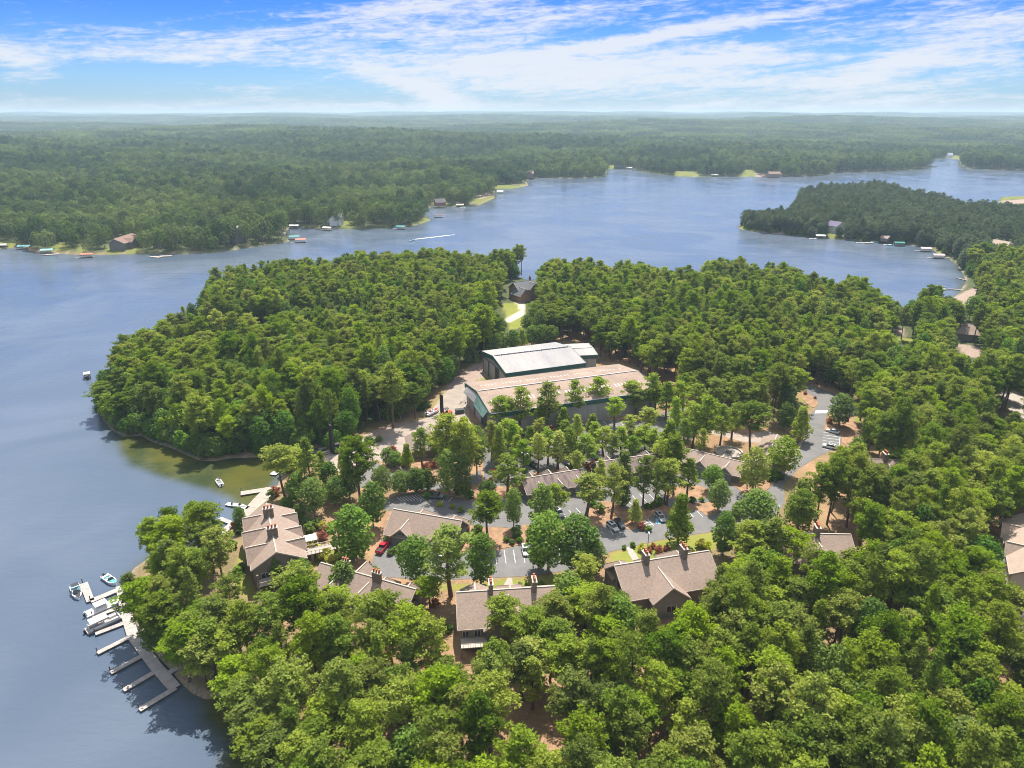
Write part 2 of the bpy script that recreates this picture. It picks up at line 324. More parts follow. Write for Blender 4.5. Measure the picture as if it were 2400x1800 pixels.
# ------------------------------------------------------------------ ground
def ground_mat():
    m = bpy.data.materials.new('woodland_ground'); m.use_nodes = True; t = NT(m.node_tree); bs = t.n['Principled BSDF']
    ge = t.new('ShaderNodeNewGeometry'); v = ge.outputs['Position']
    n1 = t.noise(v, .09, 5, .65); n2 = t.noise(v, 1.1, 4, .6); n3 = t.noise(v, .02, 4, .6)
    c = t.mix(t.ramp(n1, .3, .72), (.36, .215, .12, 1), (.22, .14, .075, 1)); c = t.mix(t.m('MULTIPLY', t.ramp(n2, .48, .75), .5), c, (.50, .34, .23, 1))
    c = t.mix(t.m('MULTIPLY', t.ramp(n3, .45, .62), .55), c, (.11, .13, .05, 1))
    def at(k): return t.new('ShaderNodeAttribute', attribute_name=k).outputs['Fac']
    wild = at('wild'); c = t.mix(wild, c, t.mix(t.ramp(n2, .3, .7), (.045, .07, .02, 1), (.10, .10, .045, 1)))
    g = t.mix(t.ramp(n1, .3, .7), (.17, .21, .03, 1), (.25, .23, .06, 1)); g = t.mix(t.m('MULTIPLY', t.ramp(n2, .4, .7), .4), g, (.17, .21, .03, 1))
    c = t.mix(at('lawn'), c, g); dr = t.mix(t.ramp(n2, .35, .65), (.36, .28, .23, 1), (.27, .19, .15, 1)); c = t.mix(at('dirt'), c, dr)
    c = t.mix(at('drive'), c, (.55, .47, .40, 1)); sh = t.mix(t.ramp(n2, .35, .65), (.34, .27, .20, 1), (.20, .15, .10, 1)); c = t.mix(at('bank'), c, sh)
    t.l.new(c, bs.inputs['Base Color']); bs.inputs['Roughness'].default_value = .95; bs.inputs['Specular IOR Level'].default_value = .15
    b = t.new('ShaderNodeBump'); b.inputs['Distance'].default_value = .25; t.l.new(n2, b.inputs['Height']); t.l.new(b.outputs[0], bs.inputs['Normal'])
    return m
def cover(P, polys, soft=1.2):
    r = np.zeros(len(P))
    for p in polys:
        q = np.array(p); lo, hi = q.min(0) - 8, q.max(0) + 8
        s = (P[:, 0] > lo[0]) & (P[:, 0] < hi[0]) & (P[:, 1] > lo[1]) & (P[:, 1] < hi[1])
        if s.any(): r[s] = np.maximum(r[s], np.clip(sdist(P[s], p) / soft + .5, 0, 1))
    return r
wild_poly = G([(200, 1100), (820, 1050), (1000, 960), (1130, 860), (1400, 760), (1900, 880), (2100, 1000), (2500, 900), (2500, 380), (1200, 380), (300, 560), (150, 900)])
def gz(P):
    both = shore_sd(P); z, s = land_z(P, both)
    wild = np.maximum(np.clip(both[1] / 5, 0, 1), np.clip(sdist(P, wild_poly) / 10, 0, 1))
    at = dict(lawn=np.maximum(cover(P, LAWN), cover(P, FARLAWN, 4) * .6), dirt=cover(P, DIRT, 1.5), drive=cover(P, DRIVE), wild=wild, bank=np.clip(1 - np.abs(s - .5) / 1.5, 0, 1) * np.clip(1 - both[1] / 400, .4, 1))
    return z, at
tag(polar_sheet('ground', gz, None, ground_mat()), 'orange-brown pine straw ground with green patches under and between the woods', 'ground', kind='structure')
# ------------------------------------------------------------------ water
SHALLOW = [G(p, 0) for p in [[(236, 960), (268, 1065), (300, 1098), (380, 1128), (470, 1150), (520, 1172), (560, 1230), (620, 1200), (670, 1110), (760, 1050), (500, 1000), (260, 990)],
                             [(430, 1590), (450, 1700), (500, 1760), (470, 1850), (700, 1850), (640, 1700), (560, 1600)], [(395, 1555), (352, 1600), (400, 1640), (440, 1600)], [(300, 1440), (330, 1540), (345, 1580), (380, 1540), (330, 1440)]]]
def water_mat():
    m = bpy.data.materials.new('lake_water'); m.use_nodes = True; t = NT(m.node_tree); bs = t.n['Principled BSDF']
    ge = t.new('ShaderNodeNewGeometry'); v = ge.outputs['Position']
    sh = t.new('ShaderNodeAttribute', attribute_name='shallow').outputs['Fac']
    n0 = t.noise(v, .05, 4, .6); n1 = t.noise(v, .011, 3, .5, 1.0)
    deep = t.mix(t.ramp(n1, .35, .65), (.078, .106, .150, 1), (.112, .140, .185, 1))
    sc = t.mix(t.ramp(n0, .35, .65), (.082, .082, .018, 1), (.036, .050, .020, 1))  # olive shallows; the darker mottling also paints in tree shade on the water
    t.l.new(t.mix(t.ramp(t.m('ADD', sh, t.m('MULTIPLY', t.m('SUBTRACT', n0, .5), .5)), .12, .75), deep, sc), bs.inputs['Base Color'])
    t.put(bs.inputs['Roughness'], t.m('ADD', .10, t.m('MULTIPLY', t.ramp(t.noise(v, .017, 4, .6, 1.5), .35, .65), .14))); bs.inputs['IOR'].default_value = 1.33
    mp = t.new('ShaderNodeMapping'); mp.inputs['Rotation'].default_value = (0, 0, .5); mp.inputs['Scale'].default_value = (.35, 1, 1); t.l.new(v, mp.inputs[0])
    w1 = t.noise(mp.outputs[0], .55, 3, .5, .4); w2 = t.noise(mp.outputs[0], 2.2, 3, .6); w3 = t.noise(mp.outputs[0], .09, 2, .5, .5)
    hgt = t.m('ADD', t.m('MULTIPLY', w1, .55), t.m('ADD', t.m('MULTIPLY', w2, .13), t.m('MULTIPLY', w3, .7)))
    b = t.new('ShaderNodeBump'); b.inputs['Distance'].default_value = .5; t.put(b.inputs['Strength'], t.m('ADD', .45, t.m('MULTIPLY', t.ramp(n1, .4, .6), .35))); t.l.new(hgt, b.inputs['Height']); t.l.new(b.outputs[0], bs.inputs['Normal'])
    return m
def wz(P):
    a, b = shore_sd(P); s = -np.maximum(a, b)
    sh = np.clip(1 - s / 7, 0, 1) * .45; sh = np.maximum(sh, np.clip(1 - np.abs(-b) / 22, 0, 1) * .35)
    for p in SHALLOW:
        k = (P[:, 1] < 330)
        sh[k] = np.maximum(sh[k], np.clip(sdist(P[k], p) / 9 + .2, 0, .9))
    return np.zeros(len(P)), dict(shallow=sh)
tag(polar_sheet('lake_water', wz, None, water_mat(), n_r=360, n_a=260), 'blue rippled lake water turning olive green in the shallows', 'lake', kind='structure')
# ------------------------------------------------------------------ paving
def sheet(name, pts, z, m, label, cat='pavement', thick=.02, kerb=None, kind='structure'):
    mb = MB(); mb.prism([U(x, y, GZ) for x, y in pts] if not isinstance(pts[0][0], np.floating) else pts, GZ - .3, GZ + z, m, kerb or m)
    return tag(mb.build(name), label, cat, kind=kind)
def smooth(pts, it=2):
    for _ in range(it):
        q = []
        for i in range(len(pts)):
            a, b = pts[i], pts[(i + 1) % len(pts)]
            q += [(a[0] * .75 + b[0] * .25, a[1] * .75 + b[1] * .25), (a[0] * .25 + b[0] * .75, a[1] * .25 + b[1] * .75)]
        pts = q
    return pts
LOW = [(868, 1330), (880, 1290), (898, 1262), (960, 1270), (1080, 1296), (1165, 1291), (1228, 1277), (1300, 1258), (1400, 1240), (1425, 1226), (1470, 1212), (1560, 1190), (1640, 1180), (1690, 1185), (1640, 1150), (1600, 1125), (1640, 1100), (1690, 1118), (1756, 1167), (1795, 1153), (1835, 1112), (1864, 1080), (1883, 1030), (1894, 978), (1917, 950), (1905, 932), (1878, 910), (1890, 898), (1960, 924), (2022, 962), (2016, 976), (1940, 966), (1930, 1010), (1974, 1018), (1968, 1047), (1912, 1073), (1870, 1100), (1836, 1135), (1838, 1180), (1815, 1212), (1760, 1236), (1670, 1246), (1552, 1265), (1428, 1294), (1340, 1335), (1256, 1349), (1167, 1354), (1000, 1362), (900, 1352)]
sheet('road', LOW, .050, ASPH, 'grey asphalt road and parking strip winding past the shingled lodges', 'road')
sheet('parking_lot', [(1290, 1232), (1250, 1245), (1215, 1240), (1170, 1235), (1120, 1236), (1090, 1222), (1000, 1205), (900, 1195), (903, 1174), (930, 1163), (970, 1158), (1010, 1157), (1060, 1168), (1110, 1175), (1200, 1168), (1225, 1160), (1300, 1166), (1330, 1160), (1480, 1128), (1600, 1108), (1660, 1110), (1690, 1160), (1640, 1185), (1560, 1188), (1470, 1205), (1400, 1235), (1380, 1215), (1330, 1228)], .054, ASPH, 'grey asphalt parking court around the low shingled garages', 'parking lot')
sheet('parking_lot', [(1135, 1125), (1130, 1045), (1160, 1030), (1300, 1010), (1370, 985), (1440, 985), (1500, 988), (1560, 965), (1630, 945), (1636, 900), (1668, 893), (1690, 935), (1725, 960), (1700, 1000), (1640, 1010), (1600, 1050), (1540, 1060), (1400, 1085), (1300, 1105), (1215, 1120), (1190, 1140), (1140, 1145)], .058, ASPH, 'grey asphalt parking lot below the large tan-roofed warehouse', 'parking lot')
sheet('concrete_yard', [(745, 1064), (790, 1046), (870, 1026), (935, 1000), (1000, 980), (1030, 935), (1060, 905), (1090, 890), (1100, 985), (1125, 1010), (1060, 1010), (1015, 1012), (1000, 1060), (940, 1062), (925, 1074), (955, 1100), (992, 1113), (985, 1124), (930, 1102), (890, 1080), (860, 1077), (830, 1092), (790, 1110), (768, 1092)], .046, CONC, 'pale tan concrete boat yard and ramp beside the warehouse', 'yard')
sheet('road', [(800, 1102), (862, 1079), (885, 1084), (925, 1112), (1000, 1138), (1100, 1118), (1128, 1100), (1128, 1130), (1060, 1152), (1000, 1152), (930, 1142), (880, 1122), (820, 1160), (790, 1150)], .042, ASPH, 'grey asphalt lane between the boat yard and the gate lodge', 'road')
sheet('road', [(2336, 912), (2372, 912), (2440, 950), (2440, 1010), (2372, 972)], .03, WALKM, 'pale driveway at the right edge of the woods', 'road')
sheet('road', [(1642, 1010), (1700, 1005), (1740, 1020), (1800, 1010), (1830, 1020), (1800, 1040), (1740, 1035), (1690, 1022)], .03, CONC, 'pale path behind the fire pit', 'path')
BEDS = [([(1372, 1228), (1385, 1180), (1430, 1172), (1476, 1200), (1510, 1187), (1562, 1180), (1560, 1192), (1632, 1176), (1690, 1186), (1682, 1202), (1655, 1212), (1640, 1195), (1600, 1200), (1568, 1212), (1545, 1196), (1530, 1206), (1512, 1222), (1500, 1236), (1478, 1244), (1466, 1240), (1448, 1224), (1400, 1235)], 'mulched bed with shrubs between two rows of parking bays'),
        ([(1552, 1142), (1600, 1138), (1658, 1140), (1664, 1168), (1600, 1172), (1556, 1168)], 'orange mulch island under three tall pines'),
        ([(1228, 1275), (1165, 1289), (1115, 1288), (1108, 1262), (1100, 1240), (1130, 1236), (1220, 1240), (1228, 1226), (1255, 1240), (1290, 1230), (1330, 1226), (1300, 1256)], 'orange mulch bed with clipped round shrubs above the white parked car'),
        ([(1697, 1122), (1728, 1100), (1800, 1085), (1838, 1070), (1845, 1098), (1825, 1125), (1795, 1152), (1756, 1166)], 'mulch corner bed at the road fork'),
        ([(903, 1174), (925, 1160), (970, 1154), (1010, 1153), (1060, 1163), (1120, 1170), (1200, 1164), (1215, 1142), (1140, 1140), (1050, 1150), (960, 1146), (895, 1165)], 'mulch strip behind the grey pickup truck'),
        ([(905, 1258), (895, 1250), (900, 1215), (905, 1196), (1000, 1206), (1090, 1223), (1112, 1236), (1104, 1262), (1115, 1290), (1080, 1295), (960, 1268)], 'bed around the gabled garage building'),
        ([(1876, 916), (1900, 925), (1917, 940), (1917, 950), (1903, 958), (1878, 935)], 'kerbed grass corner at the top of the road'),
        ([(1932, 1002), (1960, 985), (2010, 978), (2010, 1030), (1974, 1046), (1972, 1017), (1930, 1010)], 'mulch bank beside the white parked cars'),
        ([(1175, 1043), (1240, 1030), (1330, 1005), (1380, 990), (1375, 984), (1300, 1000), (1160, 1026)], 'mulch strip with trees along the warehouse wall'),
        ([(1420, 1012), (1490, 1006), (1495, 1016), (1425, 1022)], 'small orange island in the upper parking lot'), ([(1550, 1030), (1600, 1022), (1604, 1032), (1555, 1040)], 'small mulch island below the warehouse corner'),
        ([(1380, 975), (1480, 955), (1500, 975), (1440, 984), (1385, 984)], 'orange mulch bank at the warehouse wall'),
        ([(935, 1062), (925, 1075), (955, 1100), (992, 1112), (1040, 1120), (1110, 1100), (1125, 1060), (1050, 1050), (1000, 1062)], 'bed of shrubs and pines below the gate lodge'),
        ([(1230, 1112), (1300, 1102), (1400, 1082), (1430, 1075), (1432, 1082), (1400, 1092), (1300, 1110), (1235, 1122)], 'narrow bed behind the garages')]
for p, l in BEDS: sheet('planting_bed', smooth(p), .15, MULCH if 'grass' not in l else MULCH, l, 'planting bed', kerb=KERB)
sheet('walkway', [(1468, 1283), (1478, 1281), (1492, 1300), (1500, 1316), (1484, 1316), (1474, 1300)], .07, WALKM, 'pale curving front walk between two round bushes', 'walkway')
sheet('walkway', [(1190, 1355), (1200, 1355), (1202, 1370), (1180, 1372)], .07, WALKM, 'short pale walk to the porch of the lodge', 'walkway')
sheet('walkway', [(1842, 1112), (1862, 1083), (1882, 1035), (1874, 1034), (1852, 1080), (1828, 1112)], .16, WALKM, 'pale walkway along the left kerb of the road', 'walkway')
def line_px(mb, a, b, w, z, m):
    a = Vector(U(*a)); b = Vector(U(*b)); d = (b - a).normalized(); n = Vector((-d.y, d.x)) * w / 2
    mb.prism([tuple(a + n), tuple(b + n), tuple(b - n), tuple(a - n)], GZ + z - .003, GZ + z, m)
mk = MB(); Zm = .064
for i in range(8):
    x = 1160 + i * 21.5; line_px(mk, (x, 1291 - i * .9), (x + 4 + i * .6, 1322 - i), .14, Zm, PAINT)
for a, b in [((1425, 1231), (1437, 1254)), ((1448, 1246), (1456, 1249)), ((1513, 1212), (1532, 1232)), ((1503, 1217), (1516, 1211)), ((1505, 1223), (1521, 1216)), ((1508, 1228), (1526, 1222)), ((1512, 1233), (1531, 1228)),
             ((1533, 1205), (1548, 1222)), ((1626, 1189), (1647, 1212)), ((1610, 1195), (1625, 1212)), ((1333, 1196), (1349, 1214)), ((1350, 1191), (1366, 1209)),
             ((1315, 1200), (1331, 1219)), ((1482, 1162), (1497, 1178)), ((1499, 1158), (1515, 1176)), ((1517, 1154), (1535, 1172)), ((1534, 1150), (1554, 1169)), ((1465, 1166), (1480, 1182)),
             ((993, 1165), (984, 1177)), ((1040, 1170), (1033, 1184)), ((1052, 1176), (1060, 1166)), ((1106, 1187), (1115, 1175)),
             ((1270, 1014), (1288, 1028)), ((1283, 1012), (1300, 1026)), ((1258, 1016), (1276, 1031)), ((1413, 987), (1428, 1001)), ((1430, 985), (1445, 999)), ((1446, 984), (1462, 997)), ((1395, 990), (1410, 1004)), ((1222, 1025), (1238, 1040)),
             ((1432, 1023), (1440, 1012)), ((1487, 1019), (1494, 1009)), ((1640, 915), (1668, 915)), ((1641, 909), (1668, 909)), ((1642, 903), (1667, 903)), ((1515, 975), (1532, 984)), ((1560, 972), (1580, 980))]:
    line_px(mk, a, b, .14, Zm, PAINT)
for i in range(9): line_px(mk, (930 + i * 7, 1166 - i * .9), (943 + i * 7.4, 1176 - i * .6), .16, Zm, PAINT)
for i in range(7): line_px(mk, (1929 - i * .3, 1013 + i * 6.5), (1968 - i * .5, 1018 + i * 6.5), .14, Zm, PAINT)
line_px(mk, (1970, 1014), (1966, 1050), .14, Zm, PAINT)
for i in range(7): line_px(mk, (1914 + i * 4.2, 962 - i * .1), (1911 + i * 4.2, 969 - i * .1), .5, Zm, PAINT)
line_px(mk, (1543, 1216), (1543, 1228), 1.6, Zm, BLUEP)
tag(mk.build('parking_lines'), 'white painted bay lines, hatching and crosswalk bars on the asphalt', 'road markings', kind='structure')
# ------------------------------------------------------------------ local frames
class Frame:
    def __init__(s, o, ang): s.o = o; s.c = math.cos(ang); s.s = math.sin(ang)
def gable_prism(mb, axis, a0, a1, c, hw, ze, zr, t, m, drop=0.0):
    """roof band (chevron) running along axis 'u' or 'v' from a0 to a1, centred on c, half width hw"""
    k = (zr - ze) / hw
    sec = [(-hw, ze), (0, zr), (hw, ze), (hw, ze - t), (0, zr - t), (-hw, ze - t)]
    def P(a, b, z): return (a, c + b, z) if axis == 'u' else (c + b, a, z)
    mb.loft([[P(a0, b, z) for b, z in sec], [P(a1, b, z) for b, z in sec]], m)
def gable_body(mb, axis, a0, a1, c, hw, z0, ze, zr, m):
    sec = [(-hw, z0), (-hw, ze), (0, zr), (hw, ze), (hw, z0)]
    def P(a, b, z): return (a, c + b, z) if axis == 'u' else (c + b, a, z)
    mb.loft([[P(a0, b, z) for b, z in sec], [P(a1, b, z) for b, z in sec]], m)
def window(parent, c, w, h, face, double=1):
    """framed window on a wall; face: unit outward (x, y) in the local frame"""
    ang = math.atan2(face[1], face[0]) - math.pi / 2
    f = MB(); f.box((0, 0, 0), (w, .12, h), TRIM); o = f.build('window', parent); o.location = c; o.rotation_euler = (0, 0, ang)
    g = MB()
    for i in range(double):
        ww = (w - .12 * (double + 1)) / double; g.box((-w / 2 + .12 + ww / 2 + i * (ww + .12), .04, 0), (ww, .1, h - .26), GLASS)
    g.build('pane', o); return o
def chimney(parent, u, v, z, zr, wu=1.2, wv=2.6, npots=3, ztop=None):
    wu *= .88; wv *= .88; zt = ztop or zr + 2.1; m = MB(); m.box((u, v, (z + zt) / 2), (wu, wv, zt - z), STONE)
    o = m.build('chimney', parent); c = MB(); c.box((u, v, zt + .09), (wu + .3, wv + .3, .18), TRIM); c.build('chimney_cap', o)
    for i in range(npots):
        p = MB(); q = (i - (npots - 1) / 2) * (max(wu, wv) / npots); du, dv = (0, q) if wv > wu else (q, 0)
        p.tube((u + du, v + dv, zt + .18), (u + du, v + dv, zt + .95), .27, .22, POT, 8); p.tube((u + du, v + dv, zt + .9), (u + du, v + dv, zt + 1.05), .29, .29, POT, 8); p.build('chimney_pot', o)
def house(name, label, R1, R2, hr, he, wf, wb, front=(), back=(), chims=(), wins=(), roof=None, cat='house', group=None, balcony=None, over=.6, wall=None, hip=0.0):
    roof = roof or ROOF; wall = wall or WALLM
    a = Vector(U(*R1, GZ + hr)); b = Vector(U(*R2, GZ + hr)); d = b - a; L = d.length; ang = math.atan2(d.y, d.x)
    t = empty(name, (a.x, a.y, GZ), ang, label, cat, group)      # local: +x along the ridge, -y towards the front
    w = MB(); i = over
    zf = hr - (hr - he); k = None
    # asymmetric gable body and roof
    def sec(ff, bb, zz, low=None):
        return ff, bb
    ef, eb = wf, wb; se = (hr - he) / ef; sb = (hr - he) / eb
    wt = .35
    w.loft([[(x, -(ef - i), 0), (x, -(ef - i), he + se * i - wt), (x, 0, hr - wt), (x, eb - i, he + sb * i - wt), (x, eb - i, 0)] for x in (i + hip * .6, L - i - hip * .6)][::1], wall) if hip == 0 else \
        w.box((L / 2, (eb - ef) / 2, (he) / 2), (L - 2 * i, ef + eb - 2 * i, he), wall)
    w.build('wall', t)
    r = MB(); tt = .28
    if hip == 0:
        s5 = [(-ef, he), (0, hr), (eb, he), (eb, he - tt), (0, hr - tt), (-ef, he - tt)]
        r.loft([[(x, y, z) for y, z in s5] for x in (0, L)], roof)
        tr = MB()
        for x in (-.06, L + .06):
            for (y0, z0), (y1, z1) in (((-ef, he), (0, hr)), ((0, hr), (eb, he))):
                tr.loft([[(x - .06, y0, z0 + .04), (x + .06, y0, z0 + .04), (x + .06, y0, z0 - .34), (x - .06, y0, z0 - .34)], [(x - .06, y1, z1 + .04), (x + .06, y1, z1 + .04), (x + .06, y1, z1 - .34), (x - .06, y1, z1 - .34)]], TRIM)
        tr.box((L / 2, -ef - .05, he - .14), (L, .1, .26), TRIM); tr.box((L / 2, eb + .05, he - .14), (L, .1, .26), TRIM)
        tr.build('fascia', t)
    else:
        h_ = hip; vs = [(0, -ef, he), (L, -ef, he), (L, eb, he), (0, eb, he), (h_, 0, hr), (L - h_, 0, hr), (0, -ef, he - tt), (L, -ef, he - tt), (L, eb, he - tt), (0, eb, he - tt)]
        r.add(vs, [(0, 1, 5, 4), (1, 2, 5), (2, 3, 4, 5), (3, 0, 4), (6, 7, 1, 0), (7, 8, 2, 1), (8, 9, 3, 2), (9, 6, 0, 3), (9, 8, 7, 6)], roof)
    rc = MB(); rc.box((L / 2, 0, hr + .03), (L - 2 * hip, .34, .1), TRIM if roof is not GREYROOF else roof)
    ro = r.build('roof', t); rc.build('ridge_cap', ro)
    for side, lst in ((-1, front), (1, back)):
        for g in lst:
            u0, hw, ext, gr, ge = g[:5]; kind = g[5] if len(g) > 5 else 'gable'
            u0 *= L; wv = (ef if side < 0 else eb) + ext
            gm = MB(); body = MB()
            if kind == 'gable':
                a0, a1 = (side * wv, side * .3) if side < 0 else (side * .3, side * wv)
                gable_prism(gm, 'v', a0, a1, u0, hw, ge, gr, .25, roof)
                o = gm.build('gable_roof', t)
                b0, b1 = (side * (wv - .6), 0) if side < 0 else (0, side * (wv - .6))
                kk = (gr - ge) / hw
                gable_body(body, 'v', b0, b1, u0, hw - .5, 0, ge + kk * .5 - .3, gr - .3, SHAKE if len(g) > 6 else wall); body.build('gable_wall', t)
                rk = MB()
                y = side * (wv + .05)
                for sx in (-1, 1):
                    rk.loft([[(u0 + sx * hw, y - .05, ge + .05), (u0 + sx * hw, y + .05, ge + .05), (u0 + sx * hw, y + .05, ge - .3), (u0 + sx * hw, y - .05, ge - .3)], [(u0, y - .05, gr + .05), (u0, y + .05, gr + .05), (u0, y + .05, gr - .3), (u0, y - .05, gr - .3)]], TRIM)
                rk.build('rake_trim', o)
                cap = MB(); cap.box((u0, side * (wv / 2 + .1), gr + .03), (.3, wv - .3, .08), TRIM); cap.build('ridge_cap', o)
                if len(g) > 7: window(t, (u0, side * (wv - .58), g[7]), 1.9, 1.0, (0, side), 2)
            else:   # hipped porch or bay
                y1 = side * wv; yb = side * .3; yt = side * (wv - hw)
                vs = [(u0 - hw, yb, ge), (u0 + hw, yb, ge), (u0 + hw, y1, ge), (u0 - hw, y1, ge), (u0, yt, gr), (u0, yb, gr)] + [(u0 - hw, y1, ge - .25), (u0 + hw, y1, ge - .25), (u0 + hw, yb, ge - .25), (u0 - hw, yb, ge - .25)]
                fs = [(2, 3, 4) if side > 0 else (3, 2, 4), (3, 0, 5, 4), (1, 2, 4, 5), (2, 1, 8, 7), (0, 3, 6, 9), (3, 2, 7, 6), (6, 7, 8, 9)]
                gm.add(vs, fs, roof); o = gm.build('hipped_roof', t)
                body.box((u0, side * (wv - .7) / 2, (ge - .3) / 2), (2 * hw - 1.2, wv - .7, ge - .3), wall); body.build('bay_wall', t)
                cap = MB(); cap.box((u0, side * (wv - hw) / 2, gr + .03), (.28, max(.3, wv - hw - .3), .08), TRIM)
                for sx in (-1, 1): cap.tube((u0, yt, gr), (u0 + sx * hw, y1, ge + .03), .1, .1, TRIM, 4)
                cap.build('hip_cap', o)
    for c in chims: chimney(t, c[0] * L, c[1], he - 1, hr, *c[2:])
    for q in wins: window(t, *q)
    if balcony:
        for (x0, x1, y0, y1, z) in balcony:
            bm = MB(); bm.box(((x0 + x1) / 2, (y0 + y1) / 2, z), (x1 - x0, y1 - y0, .2), TRIM); bo = bm.build('balcony', t)
            rl = MB(); yy = min(y0, y1) + .08
            rl.box(((x0 + x1) / 2, yy, z + 1.05), (x1 - x0, .1, .1), TRIM); n = max(3, int((x1 - x0) / .5))
            for j in range(n + 1): rl.box((x0 + (x1 - x0) * j / n, yy, z + .58), (.07, .07, .9), TRIM)
            rl.build('railing', bo)
            ps = MB()
            for x in (x0 + .15, x1 - .15): ps.box((x, yy + .1, z / 2), (.3, .3, z), STONE)
            ps.build('post', bo)
    t['_L'] = L; return t
# ------------------------------------------------------------------ warehouses
def warehouse(name, label, A, B, width, he, rise, roofm, doors, sky=(), ribs=None, front_shade=False, extra=None):
    a = Vector(A); b = Vector(B); d = b - a; L = d.length; ang = math.atan2(d.y, d.x)
    t = empty(name, (a.x, a.y, GZ), ang, label, 'warehouse'); zr = he + rise; wv = width
    w = MB(); sec = [(0, 0), (0, he - .1), (wv / 2, zr - .1), (wv, he - .1), (wv, 0)]
    w.loft([[(x, y, z) for y, z in sec] for x in (.15, L - .15)], GREY); w.build('wall', t)
    r = MB(); s6 = [(-.3, he), (wv / 2, zr), (wv + .3, he), (wv + .3, he - .25), (wv / 2, zr - .25), (-.3, he - .25)]
    r.loft([[(x, y, z) for y, z in s6] for x in (-.3, L + .3)], roofm); ro = r.build('roof', t)
    rb = MB(); n = int(L / 1.55)
    for i in range(n + 1):
        x = i * L / n
        for y0, z0, y1, z1 in ((-.25, he + .03, wv / 2, zr + .03), (wv / 2, zr + .03, wv + .25, he + .03)):
            rb.loft([[(x - .05, y0, z0), (x + .05, y0, z0), (x + .05, y0, z0 - .04), (x - .05, y0, z0 - .04)], [(x - .05, y1, z1), (x + .05, y1, z1), (x + .05, y1, z1 - .04), (x - .05, y1, z1 - .04)]], roofm)
    rb.build('standing_seams', ro)
    rv = MB(); rv.box((L / 2, wv / 2, zr + .12), (L - .5, .7, .22), METG)
    if extra == 'vents':
        for i in range(13): rv.box((2 + i * (L - 4) / 12, wv / 2 + .1, zr + .28), ((L - 4) / 16, .9, .3), METG)
        for i in range(12): rv.box((3.6 + i * (L - 4) / 12, wv / 2 - .35, zr + .2), (.35, .35, .2), DARKM)
    rv.build('ridge_vent', ro)
    for (y, n, ln, x0, x1) in sky:
        for i in range(n):
            if i % 7 == 5: continue
            x = x0 + (x1 - x0) * i / (n - 1); z = he + (min(y, wv - y)) / (wv / 2) * rise; k = rise / (wv / 2) * (1 if y < wv / 2 else -1)
            m = MB(); m.loft([[(x - .35, y - ln / 2, z + .05 - k * ln / 2), (x + .35, y - ln / 2, z + .05 - k * ln / 2), (x + .35, y - ln / 2, z - .02 - k * ln / 2), (x - .35, y - ln / 2, z - .02 - k * ln / 2)],
                              [(x - .35, y + ln / 2, z + .05 + k * ln / 2), (x + .35, y + ln / 2, z + .05 + k * ln / 2), (x + .35, y + ln / 2, z - .02 + k * ln / 2), (x - .35, y + ln / 2, z - .02 + k * ln / 2)]], SKYL)
            m.build('skylight', ro)
    f = MB(); f.box((L / 2, -.38, he - 1.0), (L + .7, .16, 2.0), GREEN); f.box((L / 2, wv + .38, he - 1.0), (L + .7, .16, 2.0), GREEN)
    for x in (-.4, L + .4):
        for y0, z0, y1, z1 in ((-.4, he, wv / 2, zr), (wv / 2, zr, wv + .4, he)):
            f.loft([[(x - .08, y0, z0 + .06), (x + .08, y0, z0 + .06), (x + .08, y0, z0 - 1.9), (x - .08, y0, z0 - 1.9)], [(x - .08, y1, z1 + .06), (x + .08, y1, z1 + .06), (x + .08, y1, z1 - 1.9), (x - .08, y1, z1 - 1.9)]], GREEN)
    f.build('green_fascia', t)
    gt = MB(); gt.box((L / 2, -.5, he - .12), (L + .6, .22, .2), WHITE); gt.build('gutter', t)
    for (y0, y1, h, dark) in doors:
        m = MB(); m.box((.06, (y0 + y1) / 2, h / 2), (.12, y1 - y0, h), DARKM if dark else METW); o = m.build('door', t)
        e = MB()
        for y in (y0, y1): e.box((-.03, y, h / 2), (.14, .3, h), GREEN)
        e.box((-.03, (y0 + y1) / 2, h + .1), (.14, y1 - y0 + .4, .35), GREEN); e.build('door_frame', o)
    return t
P0 = np.array(U(1150.5, 967, GZ + 9.5)); Pb = np.array(U(1093.6, 896.5, GZ + 9.5)); P1 = np.array(U(1540, 913, GZ + 9.5))
W1 = warehouse('boat_warehouse', 'long warehouse with tan metal roof, green fascia and skylight strips, nearest the parking lot', P0, P1, float(np.hypot(*(Pb - P0))), 9.3, 2.6, METT,
               [(5.0, 11.5, 7.6, True), (12.2, 20.5, 7.6, False), (22, 29, 7.0, False)], [(24.5, 42, 2.2, 4, 66), (7.5, 42, 2.4, 3, 66)])
cn = MB()   # open folded green door canopy at the gable end of the tan warehouse
cn.loft([[(-2.6, 2, 7.0), (-2.6, 2, 6.8), (-.5, 2, 9.2), (-.5, 2, 9.4)], [(-2.6, 14, 7.6), (-2.6, 14, 7.4), (-.5, 15.5, 11.0), (-.5, 15.5, 11.2)]], mat('weathered_green_metal', (.10, .19, .16), .8, .1, .5))
cn.loft([[(-2.0, 15, 8.0), (-2.0, 15, 7.8), (-.5, 15, 10.8), (-.5, 15, 11.0)], [(-2.0, 30, 6.8), (-2.0, 30, 6.6), (-.5, 30, 9.0), (-.5, 30, 9.2)]], METG); cn.build('door_canopy', W1)
for i in range(9): pn = MB(); pn.box((4 + i * 8, -.06, 3.5), (.25, .12, 7), METG); pn.build('downpipe', W1)
Q0 = np.array(U(1186, 872, GZ + 9.5)); Qb = np.array(U(1137, 821, GZ + 9.5)); Q1 = np.array(U(1370, 848, GZ + 9.5))
